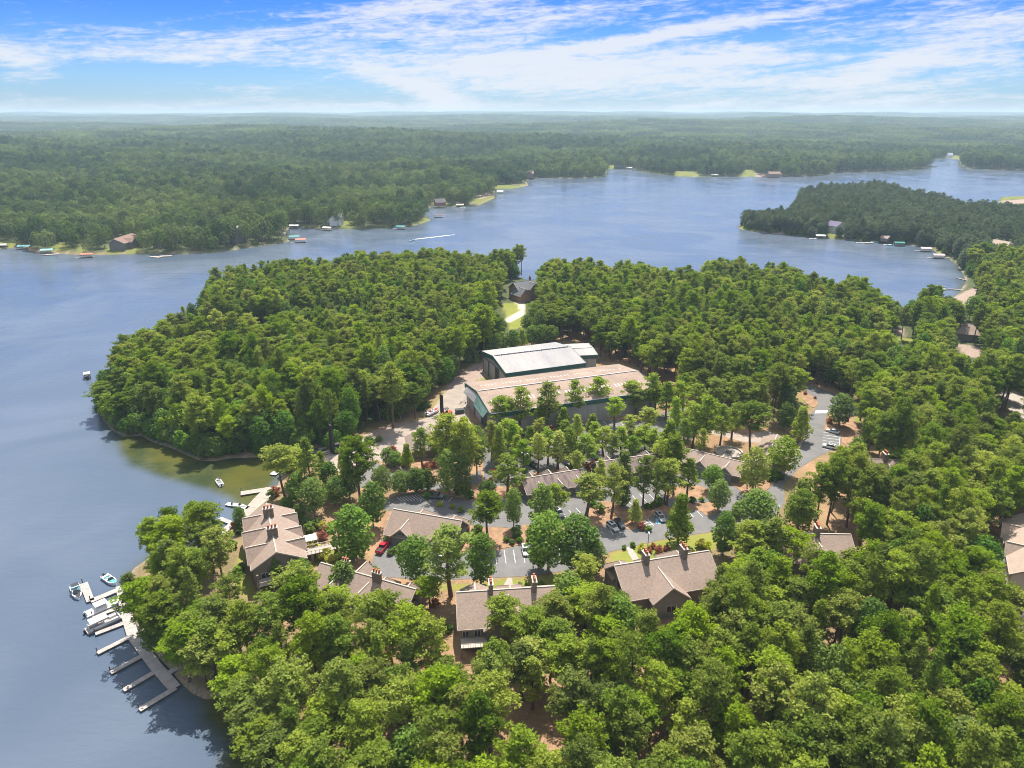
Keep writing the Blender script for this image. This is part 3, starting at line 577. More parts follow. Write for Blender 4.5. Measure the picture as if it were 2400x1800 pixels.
W2 = warehouse('boat_warehouse', 'smaller warehouse with pale white metal roof and green fascia behind the tan one', Q0, Q1, float(np.hypot(*(Qb - Q0))), 9.3, 2.6, METW,
               [(9, 13, 7.5, True), (14, 21, 7.5, False), (23, 30, 7, False)], extra='vents')
A0 = np.array(U(1355, 831, GZ + 7.5)); A1 = np.array(U(1399, 829, GZ + 7.5)); A2 = np.array(U(1366, 806.5, GZ + 7.5))
dd = (A1 - A0) / np.hypot(*(A1 - A0)); A0 = A0 - dd * 3
warehouse('boat_warehouse', 'low annex with white metal roof attached right of the white-roofed warehouse', A0, A1, 17, 7.3, .5, METW, [], extra=None)
# ------------------------------------------------------------------ lodges and garages
pots = (1.2, 2.7, 3)
B1 = house('lakeside_lodge', 'brown shingled lodge with two chimneys standing alone beside the lake docks', (624, 1179), (647.5, 1293.5), 10.2, 6.4, 6.5, 7.2,
           front=[(.16, 3.4, .3, 9.2, 6.3), (.46, 3.4, .9, 9.4, 6.3), (.76, 3.6, .5, 9.4, 6.3)], back=[(.22, 2.2, .2, 8.6, 6.3), (.5, 2.2, .4, 8.4, 6.3), (.76, 2.4, .5, 8.8, 6.3)],
           chims=[(.27, 0, 1.1, 3.0, 3), (.68, 0, 1.1, 3.0, 3)], wins=[((25.6, -3.2, 3.9), 2.2, 1.6, (1, 0), 2), ((25.6, 3.2, 3.9), 2.2, 1.6, (1, 0), 2)], over=.5)
L1 = B1['_L']
bm = MB(); bm.box((L1 + 1.1, 0, 2.9), (3, 11, .2), TRIM); b0 = bm.build('balcony', B1)
rl = MB(); rl.box((L1 + 2.5, 0, 3.95), (.1, 11, .1), TRIM)
for j in range(23): rl.box((L1 + 2.5, -5.5 + j * .5, 3.45), (.07, .07, .95), TRIM)
rl.build('railing', b0); ps = MB()
for y in (-5.2, -1.8, 1.8, 5.2): ps.box((L1 + 2.3, y, 3.1), (.5, .5, 6.2), STONE)
ps.build('post', b0)
ent = MB(); ent.box((14, 9.0, 4.7), (3.2, 4.4, .22), WHITE); eo = ent.build('entrance_canopy', B1)
e2 = MB()
for x, y in ((12.8, 10.8), (15.2, 10.8)): e2.box((x, y, 2.3), (.5, .5, 4.6), STONE)
e2.build('post', eo)
br = MB(); br.box((18.0, 12.0, 3.0), (3.2, 8.5, .25), WALKM); bro = br.build('entrance_bridge', B1); br2 = MB()
for x in (16.45, 19.55):
    br2.box((x, 12, 4.0), (.12, 8.5, .12), TRIM)
    for j in range(9): br2.box((x, 8 + j, 3.5), (.1, .1, 1.0), TRIM)
br2.build('railing', bro)
for x in (16.6, 19.4):
    for y in (9, 15.6): br3 = MB(); br3.box((x, y, 1.45), (.7, .7, 2.9), STONE); br3.build('pier', bro)
house('gabled_garage', 'wide brown shingled building with two front gables left of the mulch bed', (921.6, 1192), (1082.7, 1220), 7.6, 3.2, 6.8, 5.0,
      front=[(.27, 3.6, .6, 6.3, 3.1, 'gable', 1, 4.4), (.76, 3.0, .6, 5.9, 3.1, 'gable', 1, 4.2)], back=[(.36, 3.8, 2.6, 6.6, 3.1, 'hip'), (.84, 3.6, 2.2, 6.6, 3.1, 'hip')], cat='garage building')
house('terraced_lodge', 'stepped shingled lodge with two terracotta-potted chimneys below the red pickup', (752, 1318), (974.6, 1380.5), 6.6, 3.0, 5.6, 4.0,
      front=[(.25, 3.2, .5, 6.0, 3.0), (.55, 3.0, .3, 5.8, 3.0)], back=[(.36, 3.2, 1.6, 6.0, 3.0), (.64, 2.6, 1.0, 5.6, 3.0, 'hip'), (.9, 3.2, 1.4, 6.0, 3.0, 'hip')],
      chims=[(.27, .4, 2.4, 1.0, 3), (.62, -.6, 2.6, 1.0, 3)], wins=[((27.2, -1.6, 3.3), 3.0, 1.9, (1, 0), 3)], over=.5)
house('two_storey_lodge', 'grey-brown shingled lodge with two slim chimneys at the edge of the foreground pines', (1068.7, 1388), (1300, 1373), 10.3, 5.9, 7.6, 6.2,
      front=[(.52, 6.2, 1.0, 9.6, 5.8)], back=[(.56, 3.2, 1.2, 8.2, 5.8, 'hip'), (.2, 3.6, .6, 7.6, 5.8)], chims=[(.35, 0, 1.0, 2.8, 3), (.79, 0, 1.0, 2.8, 3)],
      wins=[((1.8 + 2.6 * q, -7.0, zz), 1.5, 1.7, (0, -1), 2) for q in range(2) for zz in (1.6, 4.2)], balcony=[(.6, 6.5, -10.2, -7.0, 3.0)])
house('two_storey_lodge', 'large grey-brown lodge with shaded front gable, in front of the lawn light pole', (1440, 1325), (1662, 1290), 10.0, 5.3, 8.0, 5.4,
      front=[(.42, 5.0, 2.4, 8.9, 5.0, 'gable', 1)], back=[(.12, 3.2, 2.0, 8.0, 5.2, 'hip'), (.42, 2.4, 1.6, 7.4, 5.2, 'hip'), (.72, 4.0, 2.4, 8.8, 5.2, 'hip')],
      chims=[(.32, 0, 1.2, 2.8, 3), (.72, 0, 1.2, 2.8, 3)], wins=[((.42 * 26, -9.9, 2.6), 2.6, 2.0, (0, -1), 2), ((.4, -2.5, 6.0), 2.6, 1.8, (-1, 0), 3)], over=.6)
house('two_storey_lodge', 'brown shingled lodge with one visible chimney among pines right of the road fork', (1735, 1247), (1994, 1252), 9.6, 5.3, 7.2, 5.2,
      front=[(.68, 4.4, 1.4, 8.8, 5.1, 'gable', 1), (.16, 4.0, .8, 8.2, 5.1)], back=[(.74, 3.4, 1.6, 8.2, 5.1, 'hip'), (.28, 3.6, 1.8, 8.4, 5.1, 'hip')], chims=[(.69, 0, 1.2, 2.6, 3), (.3, 0, 1.2, 2.6, 3)])
house('two_storey_lodge', 'half-hidden brown lodge with two chimneys in the woods right of the road', (2036, 1076), (2185, 1078), 9.6, 5.6, 7.0, 5.0,
      front=[(.3, 4.2, 1.4, 8.6, 5.4)], back=[(.1, 3.2, 1.6, 8.4, 5.4, 'hip'), (.55, 3.2, 1.4, 8.4, 5.4, 'hip')], chims=[(.25, 0, 1.2, 2.6, 3), (.82, 0, 1.2, 2.6, 3)])
house('garage_row', 'garage row with dark-stained shingles and three low front gables, left of its twin', (1221.6, 1122), (1366, 1098), 5.9, 3.0, 5.4, 4.4, roof=ROOFS,
      front=[(.24, 2.2, .4, 4.9, 2.9, 'gable', 1), (.55, 2.2, .4, 4.9, 2.9, 'gable', 1), (.85, 2.2, .4, 4.9, 2.9, 'gable', 1)], back=[(.2, 2.2, 1.8, 5.4, 2.9, 'hip'), (.5, 2.2, 1.8, 5.4, 2.9, 'hip'), (.8, 2.2, 1.8, 5.4, 2.9, 'hip')], cat='garage building')
house('garage_row', 'garage row with stained shingles behind pines, right of the first row', (1396, 1083), (1550, 1061), 5.9, 3.0, 5.4, 4.4, roof=ROOFS,
      front=[(.3, 2.2, .4, 4.9, 2.9, 'gable', 1), (.62, 2.2, .4, 4.9, 2.9, 'gable', 1)], back=[(.24, 2.2, 1.8, 5.4, 2.9, 'hip'), (.84, 2.2, 1.8, 5.4, 2.9, 'hip')], cat='garage building')
house('garage_row', 'clean brown garage row with two front gables beside the round fire pit', (1603, 1049), (1748, 1084), 5.9, 3.0, 5.4, 4.4,
      front=[(.36, 2.8, .5, 5.3, 2.9, 'gable', 1), (.76, 2.8, .5, 5.3, 2.9, 'gable', 1)], back=[(.2, 2.2, 1.4, 5.2, 2.9, 'hip'), (.62, 2.2, 1.4, 5.2, 2.9, 'hip'), (.95, 2.4, 1.6, 5.4, 2.9, 'hip')], cat='garage building')
house('office_lodge', 'hipped brown office building between the fire pit and the road', (1826, 1009), (1797, 1075), 6.6, 3.2, 5.2, 5.2, hip=3.6, cat='office', back=[(.55, 2.4, .8, 5.2, 3.1)])
house('gate_lodge', 'brown hipped boathouse with a dark dormer beside the concrete yard', (950, 1012), (1030, 1004), 8.0, 3.4, 7.4, 6.0, hip=4.6, cat='boathouse', front=[(.28, 2.0, -2.6, 6.2, 4.6, 'gable', 1, 5.0)], back=[(.8, 3.4, 3.0, 6.2, 3.3, 'hip')])
house('brick_house', 'brick house with grey gabled roof at the lake behind the bright lawn', (1203, 662), (1252, 655), 11.0, 6.6, 6.5, 6.5, roof=GREYROOF, wall=BRICK,
      front=[(.12, 4.4, 5.0, 8.6, 4.0), (.72, 4.0, 1.2, 10.4, 6.4)], chims=[(.85, 1.5, 1.0, 1.6, 1)])
house('brick_house', 'small brick gable peeking through trees right of the brick house', (1366, 683), (1386, 682), 10, 6, 5, 5, roof=GREYROOF, wall=BRICK, front=[(.5, 4.2, 2, 9.6, 5.4)])
house('tan_townhouse', 'tan townhouse with stacked cream gables cut by the right edge of the picture', (2412, 1200), (2445, 1330), 10.5, 6.5, 6.0, 6.0, front=[(.25, 3.0, .4, 9.2, 6.2), (.6, 3.0, .4, 9.2, 6.2)], roof=mat('tan_shingles', (.42, .32, .25), .9, .15, 4), wall=WHITE)
house('woodland_house', 'brown-roofed house half hidden by pines at the far right woods', (2240, 756), (2300, 762), 8, 4, 7, 6, hip=4)
house('woodland_house', 'tan-roofed house on the right bank above the pink-roofed boat docks', (2322, 559), (2376, 568), 8, 4, 7, 6, hip=3, roof=mat('tan_shingles', (.4, .3, .24), .9, .15, 4))
house('woodland_house', 'small house with a violet-grey roof in the right peninsula wood', (1944, 516), (1974, 521), 11, 7, 7, 6, roof=mat('violet_shingles', (.17, .13, .22), .9, .15, 4), wall=WHITE)
house('woodland_house', 'pale cottage roof on the right peninsula shore behind the boat docks', (2068, 551), (2086, 553), 5, 3, 5, 5)
house('woodland_house', 'white-roofed cottage on the far left shore among trees', (134, 541), (160, 538), 9, 5, 7, 6, roof=METW, hip=0)
house('woodland_house', 'brown timber house above the far left lawn', (266, 560), (310, 546), 10, 6, 9, 6, front=[(.35, 5, 3, 9, 6), (.8, 4, 2, 9, 5)], roof=mat('red_brown_shingles', (.25, .15, .11), .9, .15, 4))
house('woodland_house', 'white gabled house with grey roof on the far shore point', (778, 500), (802, 500), 12, 8, 8, 7, roof=GREYROOF, wall=WHITE, front=[(.3, 5, 2, 11, 7)])
house('woodland_house', 'low brown house on the lawn of the middle far point', (1018, 466), (1042, 465), 9, 5, 8, 6, roof=mat('dark_roof', (.10, .09, .09), .9, .15, 4), wall=mat('red_siding', (.35, .16, .10), .9, .1, 2))
house('woodland_house', 'tan many-gabled house at the back of the far cove', (1216, 398), (1250, 398), 14, 8, 12, 8, front=[(.3, 7, 3, 13, 8), (.75, 6, 3, 12, 8)], wall=BRICK)
house('woodland_house', 'dark-roofed pavilion between the far woods', (1440, 384), (1462, 384), 8, 5, 9, 8, roof=mat('dark_roof', (.10, .09, .09), .9, .15, 4))
house('woodland_house', 'red-brown house on the distant right shore', (1800, 402), (1828, 402), 9, 5, 9, 8, roof=mat('red_brown_shingles', (.25, .15, .11), .9, .15, 4), wall=BRICK)
house('woodland_house', 'grey cottage roof rising from the far left wood', (545, 528), (560, 529), 16, 12, 7, 6, roof=METG)
house('woodland_house', 'small grey roof among trees left of the far white cottage', (170, 516), (182, 515), 15, 11, 7, 6, roof=METG)
# ------------------------------------------------------------------ fire pit, footbridge, tower, far buildings
fp = U(1708, 1061); f = MB()
for i in range(28):
    a = 2 * math.pi * i / 28
    f.box((math.cos(a) * 4.6, math.sin(a) * 4.6, .28), (1.06, .55, .5), TRIM, a + math.pi / 2)
o = empty('fire_pit', (fp[0], fp[1], GZ), 0, 'round stone fire pit seat ring on orange straw behind the garage row', 'fire pit'); f.build('seat_ring', o)
g_ = MB(); g_.prism([(math.cos(2 * math.pi * i / 24) * 4.2, math.sin(2 * math.pi * i / 24) * 4.2) for i in range(24)], .0, .1, WALKM); g_.build('paving', o)
g_ = MB(); g_.tube((0, 0, .1), (0, 0, .55), 1.0, 1.0, STONE, 12); g_.build('fire_bowl', o)
p = U(1006, 1690); q = U(1146, 1686); d = math.hypot(q[0] - p[0], q[1] - p[1]); fb = empty('footbridge', (p[0], p[1], GZ), math.atan2(q[1] - p[1], q[0] - p[0]), 'white planked footbridge glimpsed between the foreground pines', 'footbridge')
m = MB()
for i in range(int(d / .5)): m.box((i * .5 + .25, 0, 1.2), (.44, 3.0, .1), WHITE)
m.build('deck', fb); m = MB()
for y in (-1.55, 1.55):
    m.box((d / 2, y, 2.2), (d, .08, .1), WHITE); m.box((d / 2, y, 1.1), (d, .1, .3), STONE)
    for i in range(int(d / 2)): m.box((i * 2 + .3, y, 1.6), (.1, .1, 1.2), WHITE)
m.build('railing', fb); m = MB()
for i in range(5):
    for y in (-1.3, 1.3): m.box((i * d / 4, y, .5), (.25, .25, 1.1), STONE)
m.build('post', fb)
x, y = U(1581.5, 282, 20); tw = empty('radio_mast', (x, y, 12), 0, 'thin grey radio mast on the distant horizon', 'radio mast')
m = MB(); ht = 160; m.tube((0, 0, 0), (0, 0, ht), 2.2, 1.2, CHROME, 4); m.build('mast', tw)
m = MB(); m.box((0, 0, ht * .45), (7, 4, 3), CHROME); m.box((0, 0, ht * .8), (6, 3, 3), CHROME); m.build('antenna', tw)
for lab, px, py, w_, h_, mm in [('tiny white building at the horizon left of the radio mast', 1531, 279, 40, 4, WHITE), ('pale field building near the horizon right of the mast', 1698, 285, 30, 8, METG), ('small bright roof on the distant right shore', 2226, 364, 12, -6, WHITE), ('white shed in the woods beyond the far cove', 1597, 336, 16, 8, METG)]:
    x, y = U(px, py, 14); z = 8
    t = empty('distant_barn', (x, y, z), 0.1, lab, 'barn'); m = MB(); gable_body(m, 'u', -w_ / 2, w_ / 2, 0, w_ / 4, 0, h_ + 12, h_ + 17, mm); m.build('wall', t); m = MB(); gable_prism(m, 'u', -w_ / 2 - 1, w_ / 2 + 1, 0, w_ / 4 + 1, h_ + 12, h_ + 18, .6, mm); m.build('roof', t)
# ------------------------------------------------------------------ docks
def plank(mb, a, b, w, z=.55, m=None, th=.35):
    a = Vector(a); b = Vector(b); d = (b - a); L = d.length; c = (a + b) / 2; rz = math.atan2(d.y, d.x)
    mb.box((c.x, c.y, z - .04), (L, w, .08), m or DECKM, rz); mb.box((c.x, c.y, z - .08 - th / 2), (L - .1, w - .12, th), FLOATM, rz)
    n = int(L / 2.4)
    for i in range(1, n):
        q = a + d * (i / n); mb.box((q.x, q.y, z + .003), (.05, w, .012), FLOATM, rz)
def dock(name, label, segs, posts=(), loc=None, group=None, z=.55, cat='dock', mm=None):
    """segs: (part name, [px points], width)"""
    o0 = U(*segs[0][1][0], z); t = empty(name, (o0[0], o0[1], 0), 0, label, cat, group)
    for k, (pn_, pts, w_) in enumerate(segs):
        m = MB(); W_ = [Vector(U(*p, z)) - Vector(o0) for p in pts]
        for a, b in zip(W_[:-1], W_[1:]): plank(m, a, b, w_, z - k * .006, mm)
        m.build(pn_, t)
    for p in posts:
        q = Vector(U(*p, z)) - Vector(o0); m = MB(); m.tube((q.x, q.y, -1.2), (q.x, q.y, z + 1.0), .12, .12, BARK, 7); m.build('mooring_post', t)
    return t
dock('slip_dock', 'long weathered dock with seven slip fingers along the left shore', [
    ('walkway', [(283, 1372), (292, 1418), (301, 1455), (312, 1491), (367, 1564), (410, 1612)], 2.4),
    ('finger', [(304, 1492), (228, 1530)], 1.3), ('finger', [(335, 1535), (259, 1576)], 1.3), ('finger', [(368, 1571), (289, 1617)], 1.3), ('finger', [(412, 1611), (326, 1663)], 1.4),
    ('finger', [(297, 1457), (223, 1485)], 1.3), ('finger', [(292, 1419), (217, 1445)], 1.3), ('finger', [(285, 1378), (212, 1408), (196, 1366)], 1.8),
    ('finger', [(319, 1492), (345, 1482)], 1.3), ('gangway', [(392, 1578), (450, 1544), (484, 1522)], 1.5)],
    posts=[(227, 1526), (258, 1571), (288, 1612), (325, 1658), (222, 1481), (216, 1441), (211, 1404), (193, 1364)])
dock('marina_dock', 'broad pale L-shaped dock behind the lakeside lodge', [('platform', [(638, 1143), (612, 1168), (574, 1212)], 4.6), ('finger', [(634, 1145), (564, 1156)], 2.6), ('gangway', [(640, 1143), (662, 1142)], 2.2)], posts=[(565, 1150), (638, 1148)], mm=WALKM)
dock('marina_dock', 'narrow dock left of the lakeside lodge partly behind pines', [('walkway', [(550, 1222), (516, 1252)], 2.2), ('finger', [(545, 1226), (514, 1214)], 1.6)])
dock('floating_dock', 'small white floating boat lift in the cove above the lodge', [('platform', [(531, 1180), (582, 1190)], 1.6)], mm=WHITE)
dock('launch_dock', 'dark wooden dock beside the ramp forklift', [('platform', [(748, 1053), (778, 1045)], 1.6)])
dock('ramp_dock', 'short pale dock stub under the tall pines at the cove', [('platform', [(636, 1108), (650, 1110)], 2)], mm=WHITE)
dock('swim_dock', 'small dock at the tip of the left wood', [('platform', [(217, 902), (236, 893)], 1.8)])
dock('lake_dock', 'long brown dock with square end platform at the right cove', [('walkway', [(2262, 679), (2222, 677)], 1.4), ('platform', [(2216, 678), (2204, 676)], 4), ('walkway', [(2216, 671), (2186, 669)], 1.4)])
dock('lake_dock', 'slim dock with thin posts above the right cove dock', [('walkway', [(2268, 657), (2244, 651)], 1.5)], posts=[(2252, 655), (2260, 656)])
dock('lake_dock', 'angled pier at the shore right of the pink-roofed boat docks', [('walkway', [(2244, 609), (2218, 603)], 1.6)])
# ------------------------------------------------------------------ boats
def hull(mb, L, Wd, hgt, m, bow=.4, z0=-.15, n=9):
    rings = []
    for i in range(n):
        t = i / (n - 1); x = -L / 2 + L * t; w_ = Wd / 2 * (1 if t < 1 - bow else math.cos((t - 1 + bow) / bow * math.pi / 2) ** .75 + .03); zt = z0 + hgt * (1 + .25 * max(0, t - .5))
        rings.append([(x, -w_, zt), (x - .05 * L * 0, -w_ * .8, z0), (x, w_ * .8, z0), (x, w_, zt), (x, w_ * .82, zt), (x, w_ * .75, zt - hgt * .45), (x, -w_ * .75, zt - hgt * .45), (x, -w_ * .82, zt)])
    mb.loft(rings, m)
def motorboat(px, py, ang, L, label, hullm=WHITE, inm=None, top=None, tower=False, motor=True, group=None, z=0.0, cover=None, seats=None):
    x, y = U(px, py, .4); t = empty('motorboat', (x, y, z), ang, label, 'boat', group); Wd = L * .34
    m = MB(); hull(m, L, Wd, .95, hullm); m.build('hull', t, smooth=False)
    m = MB(); m.box((L * .3, 0, .80), (L * .26, Wd * .45, .12), inm or WHITE, taper=.8); m.box((-L * .1, 0, .45), (L * .42, Wd * .62, .06), inm or MATS['dock_planks']); m.build('deck', t)
    m = MB()
    for sx, sy in ((-.05, .22), (-.05, -.22)): m.box((L * sx, Wd * sy, .72), (L * .09, Wd * .24, .42), seats or WHITE); m.box((L * (sx - .05), Wd * sy, .95), (.12, Wd * .24, .5), seats or WHITE)
    m.box((-L * .36, 0, .7), (L * .1, Wd * .7, .4), seats or WHITE); m.build('seat', t)
    m = MB(); m.loft([[(L * .13, -Wd * .36, .85), (L * .13, Wd * .36, .85), (L * .11, Wd * .36, .85), (L * .11, -Wd * .36, .85)], [(L * .05, -Wd * .3, 1.35), (L * .05, Wd * .3, 1.35), (L * .04, Wd * .3, 1.35), (L * .04, -Wd * .3, 1.35)]], GLASS); m.build('windshield', t)
    if motor:
        m = MB(); m.box((-L / 2 - .25, 0, .85), (.5, .45, .6), BLACK, taper=.8); m.box((-L / 2 - .2, 0, .25), (.2, .2, 1.0), BLACK); m.build('outboard_motor', t)
    if top:
        m = MB(); m.box((-L * .06, 0, 2.2), (L * .36, Wd * .85, .1), top); o = m.build('bimini_top', t); m = MB()
        for sx in (-.2, .08):
            for sy in (-.4, .4): m.tube((L * sx, Wd * sy, .8), (L * sx, Wd * sy, 2.15), .035, .035, CHROME, 5)
        m.build('frame', o)
    if tower:
        m = MB(); m.tube((-.2, -Wd * .45, .8), (-.6, -Wd * .38, 2.3), .06, .06, BLACK, 5); m.tube((-.2, Wd * .45, .8), (-.6, Wd * .38, 2.3), .06, .06, BLACK, 5); m.tube((-.6, -Wd * .38, 2.3), (-.6, Wd * .38, 2.3), .06, .06, BLACK, 5); m.box((-.8, 0, 2.4), (1.6, Wd * .7, .08), BLACK); m.build('wake_tower', t)
    if cover:
        m = MB(); rings = []
        for i in range(8):
            q = i / 7; xx = -L * .47 + L * .94 * q; w_ = Wd / 2 * .98 * (1 if q < .6 else math.cos((q - .6) / .4 * math.pi / 2) ** .7 + .03); zz = 1.0 + .5 * math.sin(math.pi * min(1, q * 1.15)) ** .8
            rings.append([(xx, -w_, .82), (xx, -w_ * .5, zz), (xx, w_ * .5, zz), (xx, w_, .82)])
        m.loft(rings, cover); m.build('cover', t)
    return t
def pontoon(px, py, ang, L, label, top=None, group=None, deck=None, fence=None):
    x, y = U(px, py, .4); t = empty('pontoon_boat', (x, y, 0), ang, label, 'boat', group); Wd = 2.6
    m = MB()
    for s in (-1, 1):
        m.tube((-L / 2, s * .9, .15), (L / 2 - .7, s * .9, .15), .33, .33, CHROME, 8); m.tube((L / 2 - .7, s * .9, .15), (L / 2 + .1, s * .9, .35), .33, .06, CHROME, 8)
    m.build('pontoon', t); m = MB(); m.box((0, 0, .55), (L, Wd, .12), deck or DECKM); m.build('deck', t); m = MB()
    for s in (-1, 1): m.box((.1, s * (Wd / 2 - .06), .95), (L * .86, .06, .7), fence or WHITE)
    m.box((L * .43 + .1, 0, .95), (.06, Wd - .2, .7), fence or WHITE); m.box((-L * .4, .5, .95), (.06, Wd - 1.2, .7), fence or WHITE); m.build('railing', t)
    m = MB(); m.box((L * .3, .85, .85), (L * .2, .6, .5), WHITE); m.box((L * .3, -.85, .85), (L * .2, .6, .5), WHITE); m.box((-L * .25, .8, .85), (L * .25, .6, .5), WHITE); m.box((-.2, -.6, 1.0), (.6, .6, .8), WHITE); m.build('seat', t)
    m = MB(); m.box((-L / 2 - .25, 0, .6), (.5, .45, .9), BLACK, taper=.8); m.build('outboard_motor', t)
    if top:
        m = MB(); m.box((-L * .12, 0, 2.5), (L * .5, Wd, .1), top); o = m.build('bimini_top', t); m = MB()
        for sx in (-.32, .1):
            for sy in (-1.2, 1.2): m.tube((L * sx, sy, .6), (L * sx, sy, 2.45), .035, .035, CHROME, 5)
        m.build('frame', o)
    return t
def ang_px(a, b, z=.4):
    p, q = U(*a, z), U(*b, z); return math.atan2(q[1] - p[1], q[0] - p[0])
teal = paintm('teal_gelcoat', (.10, .45, .50)); redp = paintm('red_gelcoat', (.5, .05, .04)); navy = paintm('navy_canvas', (.03, .05, .12), .8); tanc = paintm('grey_canvas', (.5, .46, .43), .8); bluec = paintm('sky_blue_vinyl', (.35, .65, .75), .5)
motorboat(180, 1389, ang_px((183, 1402), (172, 1372)) + math.pi, 6.6, 'black and white wakeboat with pale blue seats moored outside the dock corner', WHITE, BLACK, tower=True, motor=False, seats=bluec)
motorboat(243, 1425, ang_px((212, 1437), (280, 1407)), 8.2, 'white boat under a white cover with a small grey top, upper slip', WHITE, top=tanc, cover=WHITE, motor=True)
pontoon(243, 1462, ang_px((210, 1477), (280, 1445)), 7.8, 'open pontoon boat with grey bimini top and black motor in the lower slip', top=tanc)
motorboat(258, 1360, ang_px((248, 1352), (268, 1366)), 6.0, 'teal and white boat poking out from under the shore pines', WHITE, teal)
fb_ = motorboat(514, 1131, ang_px((508, 1122), (518, 1136)) + math.pi, 5.2, 'small white fishing boat with two people in the green cove', WHITE, WHITE)
motorboat(965, 564, ang_px((1000, 556), (963, 564)), 7.0, 'distant teal speedboat pulling a white wake across the lake', teal, WHITE)
pontoon(205, 883, ang_px((204, 875), (206, 890)) + math.pi, 7.5, 'dark pontoon boat with grey top near the tip of the left wood', top=tanc, fence=BLACK, deck=BLACK)
motorboat(1015, 978, ang_px((1003, 981), (1026, 970)), 7.2, 'white boat with red stripe parked in the concrete yard behind the forklift', WHITE, redp, z=GZ + .55)
motorboat(560, 1186, ang_px((532, 1181), (585, 1189)), 4.5, 'small white boat beside the floating lift in the cove', WHITE, WHITE)
wk = MB(); a = U(972, 561, 0); pts = [U(*p, 0) for p in [(1000, 559), (1030, 555), (1066, 550)]]
A_ = [Vector(a)] + [Vector(p) for p in pts]; d = (A_[-1] - A_[0]).normalized(); nn = Vector((-d.y, d.x)); ring = []
for k in range(24):
    q = k / 23; c = A_[0].lerp(A_[-1], q); w_ = (.9 + 2.4 * q) * (1 - q * .85); ring.append([(*(c - nn * w_), .03), (*(c + nn * w_), .03), (*(c + nn * w_), .10), (*(c - nn * w_), .10)])
wk.loft(ring, mat('foam', (.82, .84, .86), .9, .1, .4)); tag(wk.build('wake'), 'white foaming wake trailing right of the distant speedboat', 'wake', kind='stuff')
# far shore docks and boathouses
def far_dock(px, py, ang, label, roofc=None, boat=None, L=9):
    x, y = U(px, py, .5); t = empty('boat_dock', (x, y, 0), ang, label, 'dock', 'docks along the far shores'); m = MB(); m.box((0, 0, .5), (L, 4.5, .25), WALKM); m.box((-L * .7, 0, .45), (L * .5, 1.5, .2), WALKM); m.build('deck', t)
    if roofc:
        m = MB()
        for sx in (-1, 1):
            for sy in (-1, 1): m.tube((sx * L * .42, sy * 2, .5), (sx * L * .42, sy * 2, 3.0), .1, .1, WHITE, 4)
        m.build('post', t); m = MB(); gable_prism(m, 'u', -L * .5, L * .5, 0, 2.9, 3.0, 3.9, .2, roofc); m.build('roof', t)
    return t
TE = paintm('green_roof_paint', (.05, .25, .20)); BR = paintm('dark_brown_roof', (.12, .08, .06), .8); PK = paintm('pinkish_roof', (.62, .42, .40), .7); REDR = paintm('brick_red_roof', (.45, .13, .08), .7); TUR = paintm('turquoise_canopy', (.25, .62, .62), .6)
for px, py, an, lab, rc in [(58, 583, .2, 'far-left dock with turquoise canopy', TUR), (5, 580, .1, 'white boat dock at the left edge of the picture', WHITE), (112, 592, .2, 'pale dock with turquoise roof left of the lawn', TUR), (122, 596, .4, 'low tan dock below the turquoise roof', None),
                         (205, 602, .3, 'red-decked dock at the far left lawn', REDR), (366, 602, -.4, 'white floating dock piece left of its pair', None), (388, 600, .2, 'white U-shaped dock on the bushy far shore', None),
                         (690, 560, .3, 'covered dock with green roof at the wooded far point', TE), (705, 567, .3, 'dark red dock below the green-roofed one', REDR), (690, 534, 0, 'white boat dock at the cove mouth', WHITE), (768, 539, -.3, 'white dock under the gabled far house', WHITE),
                         (940, 536, -.2, 'white dock with teal boat on the middle point', TE), (1028, 509, .1, 'brown-roofed boathouse standing off the point', BR), (1078, 484, .1, 'tan sandy dock with boats', PK), (1108, 482, .1, 'dark-roofed dock right of the tan dock', BR),
                         (1172, 452, 0, 'white-roofed boathouse below the lawn point', WHITE), (1208, 436, 0, 'brown boathouse under the thin trees', BR), (1474, 396, 0, 'white dock in the distant cove', WHITE), (1545, 405, 0, 'pale dock on the distant shore', None),
                         (1675, 413, 0, 'small white dock on the right far shore', WHITE), (1726, 413, 0, 'tiny pale dock right of the small white dock', None), (1904, 413, 0, 'white jetty at the far narrows', None), (1980, 404, 0, 'tan dock along the distant grassy bank', None),
                         (2175, 393, 0, 'brown boathouse at the tip of the far point', BR), (2190, 390, 0, 'second brown boathouse at the far tip', BR)]:
    far_dock(px, py, an, lab, rc, L=10 if py > 450 else 14)
for px, py, lab, rc in [(1922, 558, 'white-decked dock with a pale roof on the right peninsula', WHITE), (2036, 569, 'open white dock with a blue boat on the right peninsula', None), (2106, 575, 'teal-topped dock on the right peninsula', TE), (2168, 588, 'pink-roofed boathouse, upper of two', PK), (2198, 604, 'pink-roofed boathouse nearest the right bank', PK)]:
    far_dock(px, py, -.12, lab, rc, L=9)
for px, py, lab, mm in [(1905, 560, 'white boat moored left of the pale-roofed dock', WHITE), (2015, 570, 'white boat left of the open white dock', WHITE), (2090, 575, 'teal boat beside the teal-topped dock', teal), (2080, 574, 'white speedboat on the right peninsula', WHITE), (1085, 487, 'white boat on the far sandy dock', WHITE), (930, 533, 'teal boat on the far middle point', teal), (2050, 568, 'pale blue boat at the open white dock', teal)]:
    motorboat(px, py, -.1, 7.5, lab, mm, WHITE)
